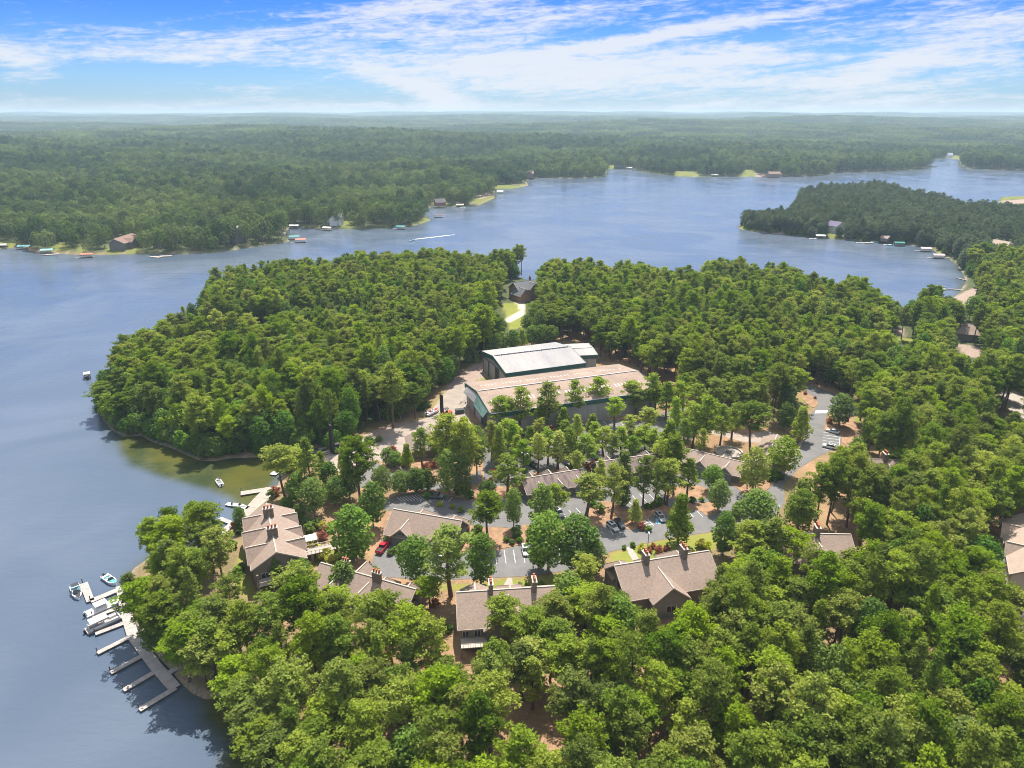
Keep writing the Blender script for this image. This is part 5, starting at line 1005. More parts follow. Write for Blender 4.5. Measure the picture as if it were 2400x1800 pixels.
HAND = [ # x, base y, top y, crown px, kind
    (668, 1164, 1050, 68, 'p'), (736, 1180, 1034, 70, 'p'), (738, 1210, 1124, 60, 'b'), (845, 1183, 1031, 68, 'l'), (810, 1123, 1040, 40, 'y'), (875, 1237, 1137, 64, 'b'), (897, 1168, 1095, 46, 'b'), (829, 1318, 1190, 108, 'b'),
    (976, 1368, 1262, 79, 'b'), (1057, 1397, 1240, 92, 'l'), (991, 1101, 1009, 43, 'l'), (955, 1098, 1043, 40, 'y'), (1050, 1140, 978, 74, 'p'), (1095, 1150, 985, 66, 'p'), (1118, 1112, 1000, 52, 'b'), (1052, 1166, 1055, 62, 'b'), (1088, 1170, 1070, 50, 'b'),
    (940, 1158, 1108, 52, 'b'), (978, 1158, 1098, 56, 'b'), (1004, 1152, 1104, 46, 'b'), (1144, 1268, 1159, 76, 'p'), (1204, 1239, 1149, 44, 'b'), (1189, 1160, 1075, 56, 'l'), (1170, 1096, 1000, 56, 'y'), (1142, 1162, 1128, 42, 'b'), (1226, 1117, 1035, 50, 'l'),
    (1261, 1109, 1022, 40, 'l'), (1307, 1099, 1015, 56, 'l'), (1337, 1094, 1010, 34, 'l'), (1366, 1098, 1022, 50, 'l'), (1415, 1072, 1005, 50, 'l'), (1455, 1068, 1003, 46, 'l'), (1473, 1066, 1008, 38, 'l'), (1511, 1055, 1000, 45, 'l'), (1567, 1047, 987, 60, 'y'), (1574, 1088, 1030, 62, 'y'),
    (1374, 1209, 1117, 74, 'l'), (1432, 1215, 1092, 50, 'l'), (1457, 1185, 1065, 58, 'l'), (1458, 1188, 1140, 42, 'b'), (1507, 1183, 1077, 42, 'l'), (1532, 1187, 1085, 36, 'l'), (1562, 1184, 1080, 52, 'l'), (1488, 1228, 1174, 44, 'y'), (1266, 1240, 1137, 66, 'b'), (1301, 1209, 1140, 46, 'l'),
    (1285, 1345, 1208, 96, 'b'), (1350, 1345, 1213, 100, 'b'), (1388, 1350, 1268, 66, 'b'), (1262, 1335, 1245, 60, 'b'), (1372, 1400, 1306, 58, 'p'), (1127, 1373, 1255, 76, 'b'), (1588, 1277, 1164, 80, 'y'), (1579, 1160, 1028, 58, 'p'), (1556, 1181, 1100, 40, 'l'), (1609, 1170, 1080, 48, 'l'),
    (1668, 1150, 1092, 46, 'b'), (1682, 1198, 1127, 50, 'b'), (1762, 1154, 1055, 66, 'y'), (1772, 1245, 1154, 84, 'b'), (1693, 1302, 1205, 58, 'b'), (1867, 1247, 1127, 92, 'y'), (1829, 1115, 1030, 66, 'y'), (1874, 1035, 958, 60, 'y'), (1759, 1065, 950, 74, 'p'), (1714, 1030, 950, 40, 'l'), (1687, 1045, 955, 38, 'l'),
    (1648, 1050, 935, 52, 'l'), (1622, 1050, 955, 44, 'l'), (1812, 985, 860, 58, 'p'), (1965, 1000, 925, 60, 'b'), (1837, 1010, 945, 46, 'b'), (1176, 1014, 932, 50, 'l'), (1217, 1012, 912, 50, 'l'), (1198, 1008, 940, 40, 'l'), (1282, 1010, 902, 60, 'l'), (1264, 1010, 935, 40, 'l'), (1320, 1006, 957, 44, 'y'),
    (1346, 990, 896, 46, 'l'), (1397, 975, 888, 52, 'l'), (1480, 965, 897, 56, 'l'), (1388, 1024, 973, 50, 'y'), (1192, 1045, 985, 60, 'y'), (1526, 972, 880, 44, 'l'), (1560, 985, 900, 44, 'l'), (1590, 990, 900, 45, 'l'), (1625, 985, 905, 45, 'l'), (1665, 978, 890, 50, 'l'), (1702, 962, 880, 55, 'p'), (1575, 1025, 935, 40, 'l'),
    (1612, 1030, 945, 42, 'l'), (1600, 960, 880, 48, 'p'), (1640, 948, 868, 48, 'p'), (1735, 990, 890, 60, 'p'), (1775, 1000, 900, 60, 'p'), (1840, 985, 900, 50, 'b'), (1860, 960, 870, 60, 'p'), (650, 1366, 1297, 46, 'b'), (711, 1372, 1310, 44, 'b'), (704, 1226, 1182, 32, 'b'), (674, 1192, 1166, 30, 'b'), (563, 1240, 1190, 30, 'b'),
    (808, 1392, 1318, 64, 'b'), (1009, 1425, 1358, 66, 'p'), (1181, 1540, 1410, 84, 'p'), (1535, 970, 905, 50, 'p'), (1490, 975, 915, 40, 'l'), (1530, 1070, 1010, 36, 'l'), (1495, 1060, 1008, 34, 'l'), (1640, 1085, 1010, 30, 'l'), (1345, 1075, 1030, 30, 'y'), (1232, 1130, 1098, 24, 'b'), (910, 1090, 1050, 36, 'b'), (925, 1095, 1060, 36, 'b'),
    (921, 1003, 860, 62, 'p'), (1135, 838, 720, 60, 'p'), (1210, 645, 575, 26, 'p'), (1222, 645, 577, 26, 'p'), (1205, 645, 583, 26, 'p'), (700, 1130, 1052, 60, 'p'), (775, 1160, 1085, 50, 'b'), (790, 1185, 1120, 56, 'b'), (700, 1180, 1110, 56, 'b'), (760, 1145, 1062, 50, 'p'), (820, 1170, 1100, 50, 'b'),
    (444, 1597, 1470, 80, 'p'), (487, 1613, 1500, 80, 'p'), (397, 1545, 1400, 80, 'p'), (372, 1530, 1450, 56, 'b'), (424, 1560, 1465, 60, 'b'), (352, 1500, 1368, 80, 'p'), (332, 1470, 1350, 76, 'p'), (458, 1572, 1440, 84, 'p'), (505, 1590, 1462, 84, 'p'), (530, 1606, 1490, 80, 'p'), (470, 1545, 1430, 80, 'p'), (420, 1525, 1400, 84, 'p'),
    (1800, 1350, 1222, 96, 'p'), (1842, 1356, 1246, 84, 'p'), (1754, 1340, 1230, 80, 'p'), (1776, 1330, 1226, 70, 'b'), (1180, 822, 778, 34, 'b'), (1202, 824, 774, 38, 'b'), (1224, 815, 772, 36, 'y'), (1246, 810, 764, 36, 'b'), (1160, 832, 782, 36, 'b'), (1270, 808, 762, 38, 'b'), (1292, 806, 764, 36, 'b'), (1172, 790, 745, 34, 'b'), (1236, 780, 738, 30, 'b'),
    (2100, 1130, 1055, 70, 'p'), (2130, 1135, 1050, 70, 'p'), (2170, 1140, 1062, 70, 'p'), (2120, 1110, 1062, 50, 'b'), (1152, 1082, 992, 44, 'l'), (1212, 1092, 1022, 38, 'l'), (1243, 1078, 1002, 40, 'l'), (1284, 1088, 1012, 42, 'l'), (1322, 1062, 988, 40, 'l'), (1391, 1058, 992, 42, 'l'), (1436, 1092, 1022, 40, 'l'), (1481, 1092, 1026, 38, 'l'), (1548, 1104, 1036, 42, 'l'), (1602, 1062, 985, 40, 'l'), (1352, 1128, 1062, 34, 'l'), (1405, 1150, 1080, 36, 'l'), (1200, 1062, 995, 36, 'l'), (1265, 1048, 985, 34, 'l'), (1350, 1040, 975, 34, 'l'), (590, 1722, 1604, 90, 'p'), (606, 1775, 1650, 90, 'p'), (630, 1830, 1698, 92, 'p'), (574, 1690, 1584, 84, 'p'), (560, 1652, 1550, 80, 'p'), (655, 1860, 1730, 92, 'p'),
    (1252, 1575, 1440, 84, 'p'), (1290, 1510, 1398, 82, 'p'), (884, 1478, 1398, 72, 'p'), (790, 1466, 1388, 74, 'p'), (1332, 1452, 1352, 84, 'b'), (1402, 1446, 1372, 60, 'p'), (1368, 1492, 1388, 84, 'p'), (1420, 1480, 1400, 70, 'p'), (1742, 1110, 1080, 20, 'b'), (1005, 1060, 1020, 34, 'b'), (1030, 1075, 1010, 44, 'b'), (1520, 1020, 960, 46, 'l'), (1475, 1025, 975, 36, 'l'), (1440, 1000, 935, 44, 'l'), (1725, 1230, 1180, 30, 'b')]
for hx, hb, ht_, cw_, kd in HAND:
    x, y = U(hx, hb); h = height_for(x, y, ht_); d = math.sqrt(x * x + y * y + H * H); cwm = cw_ / F * d * (1.28 if kd == 'l' else 1.12)
    kk = kd
    if kd == 'l' and h > 21: kk = 'p'
    put_tree(kk, x, y, GZ - .1, h * 1.02, cwm, hand=True)
# ---- dense woods: candidates, kept only where the photograph shows canopy
OPEN = [  # picture regions (pixels) that must stay free of wild trees
    [(560, 1150), (535, 1225), (548, 1262), (566, 1290), (552, 1330), (566, 1375), (592, 1372), (600, 1335), (650, 1300), (712, 1315), (735, 1350), (800, 1375), (860, 1372), (905, 1385), (945, 1412), (975, 1402), (1000, 1440), (1062, 1400), (1064, 1470), (1078, 1520), (1104, 1520), (1116, 1478), (1150, 1440), (1180, 1425), (1235, 1425), (1262, 1400), (1290, 1385),
     (1380, 1350), (1425, 1332), (1440, 1372), (1500, 1378), (1545, 1385), (1560, 1400), (1580, 1386), (1605, 1372), (1610, 1340), (1672, 1312), (1690, 1290), (1735, 1296), (1745, 1262), (1860, 1240), (1872, 1286), (1904, 1308), (1930, 1286), (2002, 1288), (1996, 1246), (1935, 1232), (1880, 1246), (1830, 1215), (1832, 1150), (1868, 1090), (1912, 1062), (1975, 1040), (2008, 1020), (2012, 985), (1972, 965), (2018, 972), (1962, 924), (1885, 900), (1866, 915), (1868, 960), (1700, 965), (1640, 940), (1560, 900), (1540, 908), (1450, 846), (1402, 856), (1402, 824), (1366, 802), (1329, 806), (1305, 795),
     (1135, 818), (1134, 848), (1095, 868), (1050, 905), (1015, 940), (1003, 978), (950, 985), (890, 1008), (850, 1032), (800, 1044), (745, 1042), (690, 1082), (660, 1110), (620, 1130)],
    [(1172, 708), (1190, 664), (1215, 650), (1236, 650), (1255, 652), (1256, 690), (1232, 712), (1232, 760), (1192, 775), (1180, 740)], [(2242, 752), (2292, 756), (2292, 794), (2250, 790)], [(2244, 806), (2303, 812), (2302, 838), (2264, 836)], [(2336, 912), (2372, 912), (2400, 932), (2400, 972), (2372, 966)],
    [(2362, 1195), (2420, 1195), (2420, 1330), (2378, 1318)], [(2036, 1046), (2078, 1048), (2080, 1086), (2052, 1076)],
    [(1975, 1460), (1990, 1462), (1992, 1480), (1980, 1480)], [(1480, 1710), (1490, 1710), (1490, 1730), (1480, 1730)], [(1345, 1500), (1368, 1500), (1362, 1540), (1345, 1540)], [(1076, 1686), (1106, 1684), (1106, 1692), (1076, 1694)],
    [(2336, 1450), (2382, 1450), (2378, 1490), (2340, 1500)], [(2244, 640), (2284, 650), (2292, 690), (2250, 706)], [(2340, 464), (2420, 460), (2420, 474), (2350, 476)], [(1944, 515), (1972, 515), (1972, 530), (1946, 530)], [(2328, 556), (2374, 558), (2374, 572), (2330, 572)], [(2095, 755), (2135, 765), (2140, 800), (2098, 785)],
    [(420, 1590), (480, 1578), (540, 1600), (548, 1622), (470, 1640), (430, 1618)], [(700, 1545), (735, 1540), (735, 1565), (700, 1565)], [(1935, 1240), (1870, 1228), (1850, 1240), (1880, 1250)], [(1215, 575), (1250, 575), (1262, 600), (1252, 640), (1232, 650)],
    [(398, 1585), (405, 1572), (440, 1552), (444, 1556)]]
CANOPY = [(640, 1990), (572, 1800), (560, 1760), (560, 1700), (548, 1640), (500, 1640), (424, 1610), (396, 1578), (360, 1520), (326, 1462), (312, 1420), (262, 1425), (258, 1396), (240, 1345), (262, 1312), (300, 1262), (304, 1210), (340, 1212), (388, 1168), (440, 1170), (483, 1158), (512, 1172), (530, 1212), (545, 1230), (560, 1150), (620, 1125), (650, 1110), (700, 1076), (740, 1050),
          (600, 1082), (540, 1080), (500, 1086), (440, 1076), (380, 1050), (330, 1035), (275, 1022), (240, 992), (228, 960), (214, 930), (222, 880), (250, 826), (270, 790), (305, 778), (340, 758), (385, 738), (411, 720), (462, 695), (468, 676), (480, 632),
          (531, 622), (664, 606), (757, 600), (800, 594), (887, 580), (974, 580), (1053, 577), (1125, 592), (1183, 573), (1225, 577), (1240, 650), (1259, 628), (1295, 602), (1353, 598), (1393, 603), (1436, 616), (1469, 608), (1509, 611), (1577, 630), (1600, 622), (1690, 600),
          (1737, 600), (1781, 615), (1853, 615), (1897, 626), (1925, 650), (1962, 642), (2034, 641), (2092, 694), (2116, 692), (2140, 680), (2168, 664), (2216, 674), (2224, 692), (2244, 690), (2254, 668), (2240, 640), (2238, 618), (2222, 606), (2200, 596), (2179, 582), (2140, 578), (2088, 572), (2016, 568),
          (1962, 562), (1900, 558), (1803, 550), (1770, 546), (1734, 540), (1733, 505), (1745, 487), (1831, 485), (1850, 476), (1875, 432), (1944, 422), (2016, 421), (2070, 417), (2160, 439), (2208, 440), (2251, 464), (2316, 464), (2340, 476), (2420, 478), (2900, 480), (2900, 2500), (640, 2500)]
for _ in range(1):
    rgn = np.random.default_rng(5); P = []
    y0 = 85.0
    sp = 5.5
    gx = np.arange(-330, 760, sp); gy = np.arange(60, 900, sp)
    X, Y = np.meshgrid(gx, gy); X = X + (np.arange(len(gy)) % 2)[:, None] * sp / 2; P = np.stack([X.ravel(), Y.ravel()], -1) + rgn.uniform(-2.1, 2.1, (X.size, 2))
P = P[P[:, 1] < 860]
gx2, gy2 = np.meshgrid(np.arange(250, 1500, 7.0), np.arange(860, 1500, 7.0)); P = np.concatenate([P, np.stack([gx2.ravel(), gy2.ravel()], -1) + rgn.uniform(-2.6, 2.6, (gx2.size, 2))])
P = P[(np.abs(P[:, 0]) < P[:, 1] * 1.05 + 40) & (np.hypot(P[:, 0], P[:, 1]) > 62)]
sN = sdist(P, near_shore); P = P[sN > 1.2]; sN = sN[sN > 1.2]
n = len(P); rr = rgn.random((n, 6))
zone_far = inpoly(P, wild_poly)
pk = np.where(zone_far, .66, .93); pk = np.where((sN < 9) & zone_far, .40, pk)
kinds = np.where(rr[:, 0] < pk, 'p', np.where(rr[:, 1] < .80, 'b', 'y'))
kinds = np.where((kinds == 'y') & ~zone_far & (rr[:, 2] < .6), 'b', kinds)
ht = np.where(kinds == 'p', 14.5 + 7.0 * rr[:, 3], 12 + 6 * rr[:, 3]); ht = np.where((kinds != 'p') & (sN < 9), 8 + 7 * rr[:, 3], ht)
ht *= 1 + .10 * np.sin(P[:, 0] / 23 + 2) * np.cos(P[:, 1] / 29) + .07 * np.sin(P[:, 0] / 9 + P[:, 1] / 11); ht = np.where((rr[:, 5] > .93) & (sN > 12), ht * 1.16, ht)
cw = np.where(kinds == 'p', 7.6 + 2.6 * rr[:, 4], 7 + 3 * rr[:, 4])
# remote right peninsula has somewhat lower trees
ht = np.where(P[:, 1] > 560, ht * .9, ht)
zb = np.minimum(sN * .36, GZ) - .1
ok = np.ones(n, bool)
# dark gap (narrow hollow) across the left wood
gap = G([(400, 852), (530, 828), (622, 812), (742, 788), (850, 775), (850, 758), (742, 762), (622, 780), (530, 794), (400, 822)]); ok &= ~inpoly(P, gap)
def PXY(x, y, z):
    d = y * CT - (z - H) * ST; u = y * ST + (z - H) * CT; return np.stack([1200 + F * x / d, 900 - F * u / d], -1)
cb = np.where(kinds == 'p', .52, .2)
tests = [(0, 1.0), (-.8, .9), (.8, .9), (-1, .72), (1, .72), (0, .6), (-.55, .55), (.55, .55)]
for sx, hz in tests:
    hz2 = np.maximum(cb, hz) if hz < .7 else hz
    q = PXY(P[:, 0] + sx * cw / 2, P[:, 1], zb + ht * hz2)
    vis = (q[:, 0] > -50) & (q[:, 0] < 2450) & (q[:, 1] < 1850)
    ok &= inpoly(q, CANOPY) | ~vis | (q[:, 1] > 1800)
    for pg in OPEN: ok &= ~inpoly(q, pg)
# nothing on paving or under roofs
q = PXY(P[:, 0], P[:, 1], np.full(n, GZ))
for pg in OPEN: ok &= ~inpoly(q, pg)
for pg in OPEN[:1]:
    pass
hand_xy = np.array([U(h[0], h[1]) for h in HAND]); dmin = np.min(np.hypot(P[:, 0][:, None] - hand_xy[None, :, 0], P[:, 1][:, None] - hand_xy[None, :, 1]), 1); ok &= dmin > 2.6
# thin stands: bank beside the slips, small clearings in the foreground
cl = [G([(430, 1540), (560, 1500), (600, 1640), (560, 1700), (430, 1620)]), G([(1900, 1560), (2080, 1500), (2100, 1640), (1960, 1680)]), G([(1380, 1620), (1520, 1600), (1540, 1900), (1400, 1900)]), G([(640, 1640), (760, 1620), (800, 1760), (660, 1800)])]
for c in cl: ok &= ~(inpoly(P, c) & (rr[:, 5] < .38))
gn = np.sin(P[:, 0] / 17 + 1) * np.sin(P[:, 1] / 13 + P[:, 0] / 31); ok &= ~((gn > .72) & (rr[:, 5] < .3) & ~zone_far); ok &= ~((rr[:, 5] < .04))
# low second storey of small leafy trees fills the wood behind the lots
P, kinds, ht, cw, zb, sN = P[ok], kinds[ok], ht[ok], cw[ok], zb[ok], sN[ok]
dist = np.sqrt(P[:, 0] ** 2 + P[:, 1] ** 2 + H * H); top = PXY(P[:, 0], P[:, 1], zb + ht * .85)
inv = (top[:, 0] > -30) & (top[:, 0] < 2430) & (top[:, 1] < 1830)
nh = {'pine': sum(h[4] in 'pl' for h in HAND), 'leaf': sum(h[4] in 'by' for h in HAND)}
single = np.zeros(len(P), bool)
for grp, tot in ((('p',), 300 - nh['pine']), (('b', 'y'), 298 - nh['leaf'])):
    idx = np.where(inv & np.isin(kinds, grp))[0]; idx = idx[np.argsort(dist[idx])][:tot]; single[idx] = True
for i in np.where(single)[0]:
    put_tree(str(kinds[i]), float(P[i, 0]), float(P[i, 1]), float(zb[i]), float(ht[i]), float(cw[i]))
print('TREES near', len(P), 'single', int(single.sum()))
# ------------------------------------------------------------------ the rest of the woods as stuff (instances of the same tree forms)
def scatter(name, label, protos, pts, rot, scl, idx, cat='woods'):
    me = bpy.data.meshes.new(name); me.vertices.add(len(pts)); me.vertices.foreach_set('co', np.asarray(pts, np.float32).ravel())
    a = me.attributes.new('rot', 'FLOAT_VECTOR', 'POINT'); a.data.foreach_set('vector', np.asarray(rot, np.float32).ravel())
    a = me.attributes.new('scl', 'FLOAT_VECTOR', 'POINT'); a.data.foreach_set('vector', np.asarray(scl, np.float32).ravel())
    a = me.attributes.new('pick', 'INT', 'POINT'); a.data.foreach_set('value', np.asarray(idx, np.int32))
    o = bpy.data.objects.new(name, me); COL.objects.link(o); col = bpy.data.collections.new(name + '_forms')
    for i, p_ in enumerate(protos):
        c = bpy.data.objects.new('form_%02d' % i, p_.data); col.objects.link(c)
    ng = bpy.data.node_groups.new(name + '_nodes', 'GeometryNodeTree'); ng.interface.new_socket('Geometry', in_out='INPUT', socket_type='NodeSocketGeometry'); ng.interface.new_socket('Geometry', in_out='OUTPUT', socket_type='NodeSocketGeometry')
    N = ng.nodes; gi = N.new('NodeGroupInput'); go = N.new('NodeGroupOutput'); ip = N.new('GeometryNodeInstanceOnPoints'); ci = N.new('GeometryNodeCollectionInfo')
    ci.inputs['Collection'].default_value = col; ci.inputs['Separate Children'].default_value = True; ci.inputs['Reset Children'].default_value = True; ip.inputs['Pick Instance'].default_value = True
    def at(nm, ty):
        nd = N.new('GeometryNodeInputNamedAttribute'); nd.data_type = ty; nd.inputs['Name'].default_value = nm; return nd.outputs[0]
    mp = N.new('GeometryNodeMeshToPoints'); ng.links.new(gi.outputs[0], mp.inputs[0]); ng.links.new(mp.outputs[0], ip.inputs['Points']); ng.links.new(ci.outputs[0], ip.inputs['Instance'])
    ng.links.new(at('pick', 'INT'), ip.inputs['Instance Index']); ng.links.new(at('rot', 'FLOAT_VECTOR'), ip.inputs['Rotation']); ng.links.new(at('scl', 'FLOAT_VECTOR'), ip.inputs['Scale']); ng.links.new(ip.outputs[0], go.inputs[0])
    md = o.modifiers.new('scatter', 'NODES'); md.node_group = ng
    return tag(o, label, cat, kind='stuff')
rest = np.where(~single)[0]
plist = [p_.whole for p_ in PINES + BROADS + BRIGHTS]; off = {'p': (0, len(PINES)), 'b': (len(PINES), len(BROADS)), 'y': (len(PINES) + len(BROADS), len(BRIGHTS))}
idx = np.array([off[k][0] + rgn.integers(off[k][1]) for k in kinds[rest]]); prH = np.array([p_.Ht for p_ in PINES + BROADS + BRIGHTS]); prR = np.array([p_.Rc for p_ in PINES + BROADS + BRIGHTS])
rot = np.stack([rgn.normal(0, .02, len(rest)), rgn.normal(0, .02, len(rest)), rgn.uniform(0, 6.28, len(rest))], -1)
sc = np.stack([cw[rest] / 2 / prR[idx], cw[rest] / 2 / prR[idx], ht[rest] / prH[idx]], -1)
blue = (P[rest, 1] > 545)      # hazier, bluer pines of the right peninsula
nearr = rest[~blue]
scatter('mixed_forest', 'dense mixed pine and hardwood forest covering the middle peninsula around the warehouses', plist, np.column_stack([P, zb])[rest][~blue], rot[~blue], sc[~blue], idx[~blue])
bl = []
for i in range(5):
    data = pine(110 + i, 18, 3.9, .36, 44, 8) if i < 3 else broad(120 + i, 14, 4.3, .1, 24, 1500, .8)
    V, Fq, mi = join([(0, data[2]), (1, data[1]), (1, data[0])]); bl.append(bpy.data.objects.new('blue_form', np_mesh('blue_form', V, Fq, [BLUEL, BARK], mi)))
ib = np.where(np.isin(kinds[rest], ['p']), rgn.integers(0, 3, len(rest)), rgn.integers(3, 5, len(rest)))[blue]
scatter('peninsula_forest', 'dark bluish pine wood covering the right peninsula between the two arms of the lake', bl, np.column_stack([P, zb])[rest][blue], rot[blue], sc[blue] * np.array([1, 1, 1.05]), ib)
# understorey shrubs along shores and wood edges
mask = (sN < 7) | (rr[ok][:, 2] < .35); bp = P[mask] + rgn.uniform(-2.4, 2.4, (mask.sum(), 2)); zf_ = inpoly(bp, wild_poly); bp = bp[zf_]; sb_ = sdist(bp, near_shore); bp = bp[sb_ > .8]
qq = PXY(bp[:, 0], bp[:, 1], np.full(len(bp), 4.0)); kb = np.ones(len(bp), bool)
for pg in OPEN: kb &= ~inpoly(qq, pg)
bp = bp[kb]
edge = []
for i_ in range(25, 60):
    a_ = np.array(near_shore[i_]); b_ = np.array(near_shore[i_ + 1]); L_ = np.hypot(*(b_ - a_)); nrm = np.array([-(b_ - a_)[1], (b_ - a_)[0]]) / L_
    for q_ in np.arange(0, L_, 2.6):
        for off_ in (1.6, 3.8):
            for sg in (1, -1):
                pt = a_ + (b_ - a_) * q_ / L_ + nrm * sg * (off_ + rgn.uniform(-.6, .6)); edge.append(pt)
edge = np.array(edge); es = sdist(edge, near_shore); edge = edge[(es > .9) & (rgn.random(len(edge)) < .8)]
q_ = PXY(edge[:, 0], edge[:, 1], np.full(len(edge), 3.0)); ke = np.ones(len(edge), bool)
for pg in OPEN: ke &= ~inpoly(q_, pg)
bp = np.concatenate([bp, edge[ke]])
shr = []
for i in range(3):
    d_ = broad(150 + i, 5, 2.6, .02, 14, 900, .6); V, Fq, mi = join([(0, d_[2])]); shr.append(bpy.data.objects.new('shrub_form', np_mesh('shrub_form', V, Fq, [BROAD], mi)))
s_ = rgn.uniform(.7, 1.5, (len(bp), 1)); scatter('understorey', 'leafy understorey bushes along the wooded banks', shr, np.column_stack([bp, np.full(len(bp), 1.0)]), np.column_stack([np.zeros((len(bp), 2)), rgn.uniform(0, 6, len(bp))]), np.repeat(s_, 3, 1), rgn.integers(0, 3, len(bp)), 'undergrowth')
# ------------------------------------------------------------------ distant forest
def crown_blob(rg, Ht, Rc, nq, size, flatn=.6, low=.15):
    d = unit(rg.normal(size=(nq, 3)) + np.array([0, 0, .5])); lob = 1 + .22 * np.sin(d[:, :1] * 5 + rg.uniform(0, 6)) * np.cos(d[:, 1:2] * 6 + rg.uniform(0, 6)); h = Ht * (1 - low) / 2
    C = d * lob * np.array([Rc, Rc, h]) * rg.uniform(.86, 1.06, (nq, 1)) + np.array([0, 0, Ht - h]); return leaves(C, unit(d + np.array([0, 0, .25])), size, rg, flatn)
ff = []
for i in range(6):
    rg = np.random.default_rng(200 + i); v, f = crown_blob(rg, [19, 17, 21, 15, 18, 16][i], [5.6, 6.4, 4.6, 6.8, 5.2, 6.0][i], 420, 1.5, .5, [.3, .1, .45, .05, .2, .1][i]); tv, tf = sticks([((0, 0, 0), (0, 0, 12), .35, .2)], 4)
    V, Fq, mi = join([(0, (v, f)), (1, (tv, tf))]); ff.append(bpy.data.objects.new('far_form', np_mesh('far_form', V, Fq, [FARL, GBARK], mi)))
def wedge_pts(r0, r1, sp_, rg):
    gy = np.arange(0, r1, sp_); gx = np.arange(-r1 * .78, r1 * .78, sp_); X, Y = np.meshgrid(gx, gy); P_ = np.stack([X.ravel(), Y.ravel()], -1) + rg.uniform(-.42, .42, (X.size, 2)) * sp_
    rr_ = np.hypot(P_[:, 0], P_[:, 1]); k = (rr_ > r0) & (rr_ < r1) & (np.abs(P_[:, 0]) < P_[:, 1] * .86 + 30); return P_[k]
rg = np.random.default_rng(99); FP = wedge_pts(500, 2700, 9.3, rg); s2 = sdist(FP, far_shore); FP = FP[s2 > 3]; s2 = s2[s2 > 3]
kf = np.ones(len(FP), bool)
for pl in FARLAWN: kf &= ~inpoly(FP, np.array(pl))
fields = [(1780, 300, 70, 4), (1450, 340, 22, 5), (620, 345, 18, 4), (1000, 372, 26, 4), (240, 420, 22, 6), (1600, 352, 20, 4), (860, 410, 18, 5), (430, 372, 24, 4), (1300, 352, 22, 4), (60, 392, 24, 5), (2050, 330, 30, 4), (560, 455, 18, 5)]
for a, b, ww_, hh_ in fields: kf &= ~inpoly(FP, G([(a - ww_, b - hh_ * .3), (a, b - hh_), (a + ww_, b - hh_ * .5), (a + ww_ * .8, b + hh_ * .6), (a, b + hh_), (a - ww_ * .9, b + hh_ * .7)], 20))
FH = [(146, 541), (288, 556), (790, 503), (1030, 468), (1232, 399), (1451, 385), (1813, 403)]
for a, b in FH:
    x, y = U(a, b, 5); kf &= ~((np.abs(FP[:, 0] - x) < 9) & (FP[:, 1] < y + 8) & (FP[:, 1] > y - 34))
FP = FP[kf]; s2 = s2[kf]; fz = GZ + hills(FP[:, 0], FP[:, 1], s2) - .4; big = rg.uniform(.70, 1.32, len(FP)); nz = np.sin(FP[:, 0] / 90) * np.sin(FP[:, 1] / 120 + FP[:, 0] / 300); big *= 1 + .12 * nz
grp = (nz + rg.normal(0, .6, len(FP)) > 0); ix = np.where(grp, rg.integers(0, 3, len(FP)), rg.integers(3, 6, len(FP)))
scatter('far_forest', 'endless hazy green forest beyond the lake', ff, np.column_stack([FP, fz]), np.column_stack([np.zeros((len(FP), 2)), rg.uniform(0, 6.28, len(FP))]), np.column_stack([big, big, big * rg.uniform(.85, 1.15, len(FP))]), ix, 'forest')
tiles = []
for i in range(5):
    r_ = np.random.default_rng(300 + i); Vs = []; Fs_ = []; o_ = 0
    for k in range(150):
        v, f = crown_blob(r_, r_.uniform(14, 22), r_.uniform(5, 7.5), 20, 5.2, .5); v = v + np.array([r_.uniform(-62, 62), r_.uniform(-62, 62), 0]); Vs.append(v); Fs_.append(f + o_); o_ += len(v)
    tiles.append(bpy.data.objects.new('tile_form', np_mesh('tile_form', np.concatenate(Vs), np.concatenate(Fs_), [FARL], np.zeros(sum(len(f) for f in Fs_)))))
TP = wedge_pts(2650, 14500, 105, rg); s3 = sdist(TP, far_shore); tz = GZ + hills(TP[:, 0], TP[:, 1], s3) - 1
scatter('horizon_forest', 'pale blue-green forest stretching to the horizon', tiles, np.column_stack([TP, tz]), np.column_stack([np.zeros((len(TP), 2)), rg.integers(0, 4, len(TP)) * 1.5708]), np.column_stack([np.ones(len(TP)), np.ones(len(TP)), rg.uniform(.8, 1.25, len(TP))]), rg.integers(0, 5, len(TP)), 'forest')
print('FAR', len(FP), len(TP))
